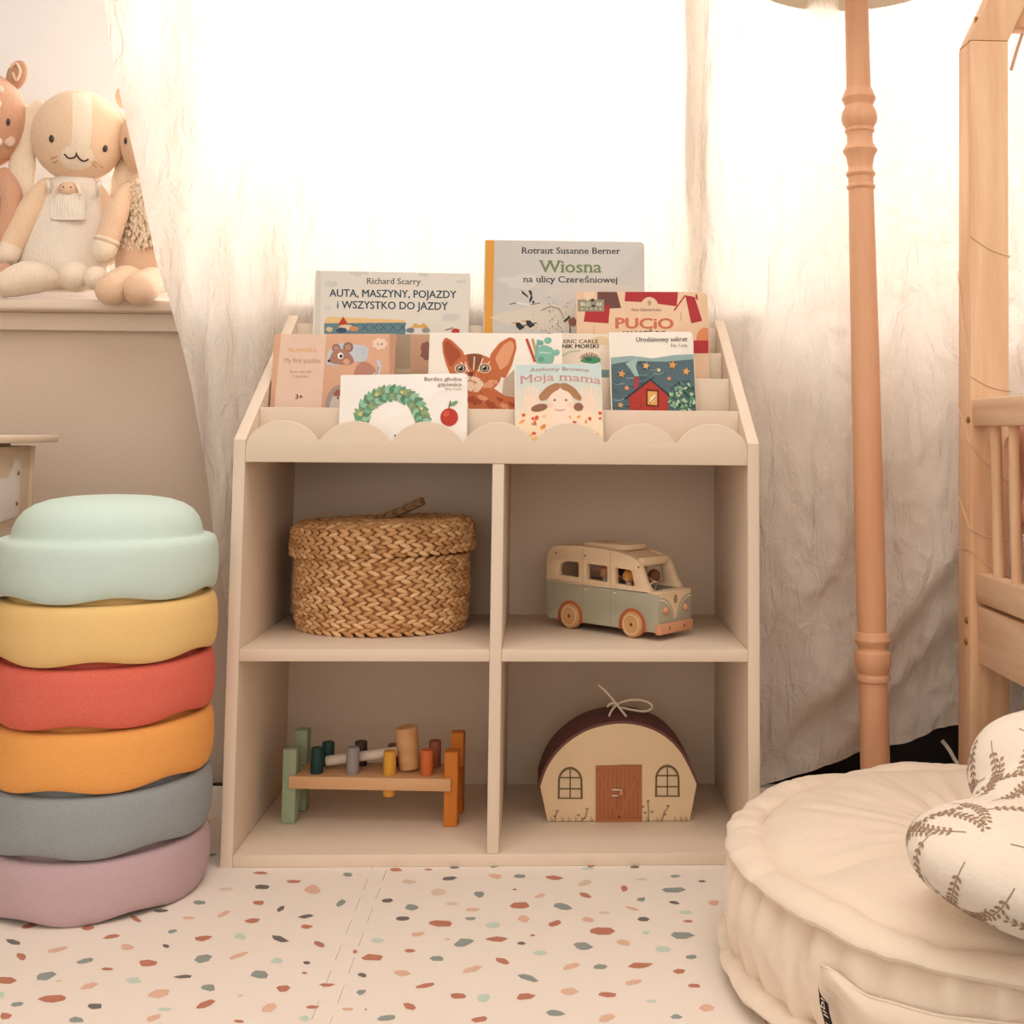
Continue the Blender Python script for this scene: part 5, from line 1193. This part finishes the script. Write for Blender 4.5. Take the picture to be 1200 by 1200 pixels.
while y1-k*pitch > -1.6:
    b = new(); yy = y1-k*pitch; tube(b, [(xl+0.015, yy, zr[2]-0.002), (xl+0.015, yy, zr[1]+0.002)], 0.0088, 16); obj('spindle', b, M_pine, bed); k += 1
for u, v in ((1132, 492), (1134, 727), (1134, 752)):
    p = atx(u, v, lean(0.4)); b = new(); ell(b, (lean(p.z)-0.001, p.y, p.z), (0.003, 0.0062, 0.0062), None, 0, 14, 10); obj('bolt', b, M_brass, bed)
p = aty(1135, 17, PY); b = new(); ell(b, (lean(0)+0.022+(p.z-pt.z)/sl, PY+0.025, p.z), (0.003, 0.006, 0.006), None, 0, 14, 10); obj('bolt', b, M_brass, bed)
b = new(); box(b, (xl+0.03, YN, zr[3]-0.03), (xl+0.95, PY-0.01, zr[3]-0.005), 0.002); obj('slat_base', b, M_pine_y, bed)
b = new(); box(b, (xl+0.95, YN, 0), (xl+0.98, PY, 0.45), 0.003); obj('far_side', b, M_pine_y, bed)
b = new(); sheared_box(b, 0.0, pwid, YN-0.058, YN, 0, 0.8); obj('post', b, M_pine, bed)
b = new(); box(b, (xl+0.12, YN+0.05, zr[3]-0.004), (xl+0.93, PY-0.03, zr[3]+0.10), 0.03, seg=4); o = obj('mattress', b, M_white, None, origin=(xl+0.5, -0.5, zr[3])); tag(o, 'white mattress inside the bed, behind the spindles', 'mattress')
# braided bumper cushion behind the spindles
b = new()
for s in range(3):
    P = []
    for k in range(90):
        a = k*0.42+s*2*PI/3; P.append((xl+0.078+0.020*math.sin(a*2), PY-0.09-k*0.016, zr[3]+0.205+0.060*math.sin(a)))
    tube(b, P, 0.040, 14, 0, dome=True)
o = obj('bumper_braid', b, mat('pink_velvet', (206, 146, 122), 0.85, 0.04, 20, sheen=0.3), None, ang=180, origin=(xl+0.08, PY-0.6, zr[3])); tag(o, 'dusty pink braided bumper cushion behind the bed spindles', 'bumper cushion')
# thin fairy-light wire wound round the post
b = new(); P = []
xp = lean(0.5)
for va, vb in ((276, 300), (440, 458), (520, 566), (620, 632), (644, 676)):
    za, zb = aty(1137, va, PY).z, aty(1184, vb, PY).z; m = 0.0012
    for k in range(6): f = k/5; z = za+(zb-za)*f; P.append((lean(z)-m+(pwid+2*m)*f, PY-m, z-0.006*math.sin(PI*f)))
    P.append((lean(zb)+pwid+m, PY+pdep+m, zb-0.01)); P.append((lean(zb)-m, PY+pdep+m, zb-0.02))
tube(b, P, 0.0009, 6)
o = obj('fairy_light_wire', b, mat('copper_wire', (232, 196, 160), 0.35, 0.03, spec=0.6), None, origin=(xp, PY, 0.6)); tag(o, 'thin fairy light wire wound round the bed post', 'wire')
b = new(); tube(b, spline([aty(1198, 40, PY+0.03), aty(1192, 58, PY+0.03), aty(1185, 82, PY+0.03)], 5), 0.003, 8); o = obj('hanging_cord', b, mat('pink_cord', (214, 168, 146), 0.7), None, origin=tuple(aty(1192, 60, PY+0.03))); tag(o, 'short dusty pink cord hanging from the beam beside the bed post top', 'cord')
# white cable on the dark floor under the curtain
b = new(); tube(b, spline([aty(1104, 868, 0.42), aty(1112, 878, 0.41), aty(1120, 892, 0.405), aty(1131, 908, 0.40), aty(1140, 920, 0.395)], 5), 0.0038, 10); o = obj('white_cable', b, M_white, None, origin=tuple(aty(1118, 890, 0.41))); tag(o, 'white cable in the dark gap below the right curtain', 'cable')

# ================================================================== floor pouf and leafy cushion
PC = Vector((0.658, -0.355, 0)); PR = 0.357
def velvet(name, c):
    return mat(name, c, 0.85, 0.03, 12, 0.35, 160, spec=0.15, sheen=0.25)
M_pf = velvet('cream_velvet', (240, 222, 202))
pouf = thing('floor_pouf', 'large round cream velvet floor pouf with ruffled rims, right of the toy shelf', 'floor pouf', (PC.x, PC.y, 0))
TC = Vector((-0.065, -0.015))                          # tuft centre, off the middle
NL = 9
def lobe(a): return abs(math.sin(a*NL/2+0.55))
def ruff(a, f, s=0.0): return noise.noise(Vector((math.cos(a)*f, math.sin(a)*f, 3.1+s)))
def top_pt(s, t):
    a = 2*PI*s; rr = t
    rim = PR*0.925*(1+0.010*(lobe(a)**0.5-0.7))
    p = TC*(1-rr)+Vector((math.cos(a), math.sin(a)))*rim*rr
    h = 0.150+0.020*math.sin(PI*min(1, rr*1.02))**0.8 - 0.016*(1-rr)**6
    # radial creases running to the tuft
    cr = 0
    for k in range(8):
        d = math.atan2(math.sin(a-k*2*PI/8-0.35), math.cos(a-k*2*PI/8-0.35))*max(rr, 0.05)
        cr += math.exp(-(d/0.030)**2)
    h -= 0.010*cr*(1-rr)**0.8*smooth(0, 0.12, rr)*smooth(1.0, 0.75, rr)
    h += 0.007*noise.noise(Vector((p.x*11, p.y*11, 0.5)))*smooth(0, 0.3, rr)*smooth(1, 0.8, rr)+0.003*noise.noise(Vector((math.cos(a)*9, math.sin(a)*9, rr*3)))
    h -= 0.016*smooth(0.90, 1.0, rr)
    return Vector((PC.x+p.x, PC.y+p.y, h))
b = new(); grid(b, top_pt, 260, 46, closed_u=True)
bmesh.ops.remove_doubles(b, verts=b.verts, dist=1e-5); obj('top_cover', b, M_pf, pouf, ang=180)
def rim_pt(s, t, z0, R0, th, dr, phs):
    a = 2*PI*s; q = 2*PI*t; n_ = lobe(a+phs)**0.55
    R_ = R0*(1+0.016*(n_-0.7))+0.006*ruff(a, 7, phs)+0.0015*ruff(a, 22, phs)
    wv = 0.006*ruff(a, 5, phs+2)+0.004*(n_-0.7)+0.002*ruff(a, 16, phs+1)
    w_ = dr*(0.75+0.3*n_); hh = th*(0.72+0.30*n_+0.12*ruff(a, 24, phs))
    return Vector((PC.x+(R_-w_/2+w_/2*math.cos(q))*math.cos(a), PC.y+(R_-w_/2+w_/2*math.cos(q))*math.sin(a), z0+wv+hh*math.sin(q)*(1-0.2*math.cos(q))))
b = new(); grid(b, lambda s, t: rim_pt(s, t, 0.139, PR+0.004, 0.0125, 0.048, 0.0), 340, 18, closed_u=True); obj('top_ruffle', b, M_pf, pouf, ang=180)
b = new(); grid(b, lambda s, t: rim_pt(s, t, 0.020, PR+0.016, 0.0125, 0.046, 1.7), 340, 18, closed_u=True)
for v in b.verts: v.co.z = max(v.co.z, 0.001)
obj('bottom_ruffle', b, M_pf, pouf, ang=180)
def side_pt(s, t):
    a = 2*PI*s; z = 0.016+0.124*t
    r = PR-0.020+0.026*math.sin(PI*t)**0.75
    pl_ = 0.008*ruff(a, 15)*(1-0.4*math.sin(PI*t))+0.0075*math.sin(a*46+2.5*ruff(a, 4)+1.2*t)*(abs(2*t-1))**0.8
    se = 0
    for k in range(8):
        d = math.atan2(math.sin(a-k*2*PI/8-3.62), math.cos(a-k*2*PI/8-3.62)); se += math.exp(-(d/0.012)**2)
    r += pl_+0.004*noise.noise(Vector((math.cos(a)*6, math.sin(a)*6, z*18)))-0.006*se*math.sin(PI*t)
    return Vector((PC.x+r*math.cos(a), PC.y+r*math.sin(a), z))
b = new(); grid(b, side_pt, 420, 26, closed_u=True); obj('side_band', b, M_pf, pouf, ang=180)
b = new(); t = bmesh.new(); t.faces.new([t.verts.new((PC.x+(PR-0.03)*math.cos(2*PI*k/60), PC.y+(PR-0.03)*math.sin(2*PI*k/60), 0.0015)) for k in range(60)]); add(b, t); obj('underside', b, M_pf, pouf)
b = new(); ell(b, (PC.x+TC.x, PC.y+TC.y, 0.140), (0.014, 0.014, 0.006), None, 0, 20, 10); obj('tuft_button', b, M_pf, pouf)
# carrying handle and woven tag on the side
def side_hit(u, v, off=0.0):
    d = ray(u, v); a_ = d.x**2+d.y**2; R_ = PR+0.006+off; ox_, oy_ = CAM.x-PC.x, CAM.y-PC.y
    B_ = 2*(ox_*d.x+oy_*d.y); C_ = ox_**2+oy_**2-R_*R_; dis = max(0, B_*B_-4*a_*C_)
    return CAM+d*((-B_-math.sqrt(dis))/(2*a_))
b = new()
def handle_pt(s, t):
    u = 962+250*s; top = 1132+29*smooth(0, .25, s)+34*(s-0.12*s*s)+12*smooth(0.2, 0.6, s); bot = 1153+58*smooth(0, 0.30, s)+60*s
    v = top+(bot-top)*t; return side_hit(u, v, 0.004+0.010*math.sin(PI*t)*smooth(0, 0.08, s))
grid(b, handle_pt, 40, 8); tube(b, [handle_pt(k/30, 0) for k in range(31)], 0.0016, 6); hd = obj('handle', b, M_pf, pouf, ang=180)
b = new()
def tag_pt(s, t): return side_hit(959+11*s*smooth(0, .3, t)+12*max(0, t-0.4)+4*t, 1153+60*t+8*s, 0.007+0.004*math.sin(PI*t))
grid(b, tag_pt, 6, 16); tg = obj('woven_tag', b, mat('black_tag', (38, 28, 27), 0.7, 0.05), pouf, ang=180)
V_, F_ = text_mesh('la lipi', False, 0); x0_, x1_ = min(v[0] for v in V_), max(v[0] for v in V_)
b = new(); bv = [b.verts.new(tag_pt(0.22+0.75*y, 0.88-0.66*(x-x0_)/(x1_-x0_))+Vector((-0.0006, -0.0016, 0.0004))) for x, y in V_]
for f in F_:
    try: b.faces.new([bv[i] for i in f])
    except ValueError: pass
obj('tag_lettering', b, mat('tag_white', (232, 218, 204), 0.7), tg, smooth=False)

# leafy cushion: two plump lobes pinched together
M_cu = velvet('cushion_cotton', (244, 230, 214)); M_lf = mat('printed_leaf', (168, 138, 112), 0.8, 0.06, 60)
cc = atz(1212, 1018, 0.235); cc = atz(1222, 1018, 0.222)
b = new()
ell(b, cc, (0.132, 0.118, 0.056), Matrix.Rotation(-0.2, 4, 'Z') @ Matrix.Rotation(math.radians(7), 4, 'Y'), 0, 40, 28)
ell(b, atz(1228, 918, 0.262)+Vector((0, 0.0, 0)), (0.085, 0.075, 0.078), Matrix.Rotation(-0.3, 4, 'Z') @ Matrix.Rotation(math.radians(24), 4, 'Y'), 0, 40, 28); ell(b, (cc+atz(1228, 918, 0.262))/2, (0.075, 0.09, 0.05), None, 0, 32, 20)
me = bpy.data.meshes.new('tmp'); b.to_mesh(me); b.free(); o = bpy.data.objects.new('tmp', me); COL.objects.link(o)
rm = o.modifiers.new('r', 'REMESH'); rm.mode = 'VOXEL'; rm.voxel_size = 0.006; sm = o.modifiers.new('s', 'SMOOTH'); sm.iterations = 14; sm.factor = 0.5
dg = bpy.context.evaluated_depsgraph_get(); me2 = bpy.data.meshes.new_from_object(o.evaluated_get(dg)); bpy.data.objects.remove(o)
b = new(); b.from_mesh(me2); bpy.data.meshes.remove(me2)
for v in b.verts:
    v.co += v.normal*(0.004*noise.noise(v.co*9)+0.0015*noise.noise(v.co*26))
    v.co.z = max(v.co.z, 0.1)
bv = BVHTree.FromBMesh(b); b.normal_update()
for f in b.faces: f.smooth = True
# printed sprigs laid on the surface
rd = random.Random(11)
def surf(p):
    q = bv.find_nearest(p); return q[0], q[1]
starts = []
fc = list(b.faces)
for tries in range(3000):
    f = rd.choice(fc); p = f.calc_center_median()
    if f.normal.z < -0.45 or any((p-q).length < 0.031 for q in starts): continue
    starts.append(p)
lf = new()
for p in starts:
    loc, n_ = surf(p); d = Vector((rd.uniform(-1, 1), rd.uniform(-0.4, 0.4), rd.uniform(-1, 0.3))); d = (d-n_*d.dot(n_)).normalized(); cur = rd.uniform(-12, 12); pts = []
    for k in range(11):
        pts.append((loc.copy(), n_.copy(), d.copy())); d = (Matrix.Rotation(cur*0.0072, 3, n_) @ d); loc, n_ = surf(loc+d*0.0072); d = (d-n_*d.dot(n_)).normalized()
    for k, (P_, N_, D_) in enumerate(pts):
        sd = N_.cross(D_)
        if k < len(pts)-1:
            Q = pts[k+1][0]; e = N_*0.0006; t = bmesh.new(); t.faces.new([t.verts.new(x) for x in (P_-sd*0.0006+e, Q-sd*0.0006+e, Q+sd*0.0006+e, P_+sd*0.0006+e)]); add(lf, t, 0)
        if k > 1:
            for s in (-1, 1):
                ax = (D_*0.75+sd*s*0.75).normalized(); ay = N_.cross(ax); L_ = 0.0080*(1-0.35*abs(k-6)/6); w_ = 0.0016
                out = []
                for x, y in ((0, 0), (0.3, 0.85), (0.6, 1), (0.85, 0.6), (1, 0), (0.85, -0.6), (0.6, -1), (0.3, -0.85)):
                    q, nn = surf(P_+ax*(0.001+L_*x)+ay*(w_*y)); out.append(q+nn*0.0006)
                t = bmesh.new(); t.faces.new([t.verts.new(x) for x in out]); add(lf, t, 0)
cu = thing('leaf_print_cushion', 'plump white cushion printed with brown leafy sprigs, lying on the cream pouf', 'cushion', tuple(cc-Vector((0, 0, 0.058))))
add(b, lf, 1)
obj('cushion_cover', b, [M_cu, M_lf], cu, ang=180)
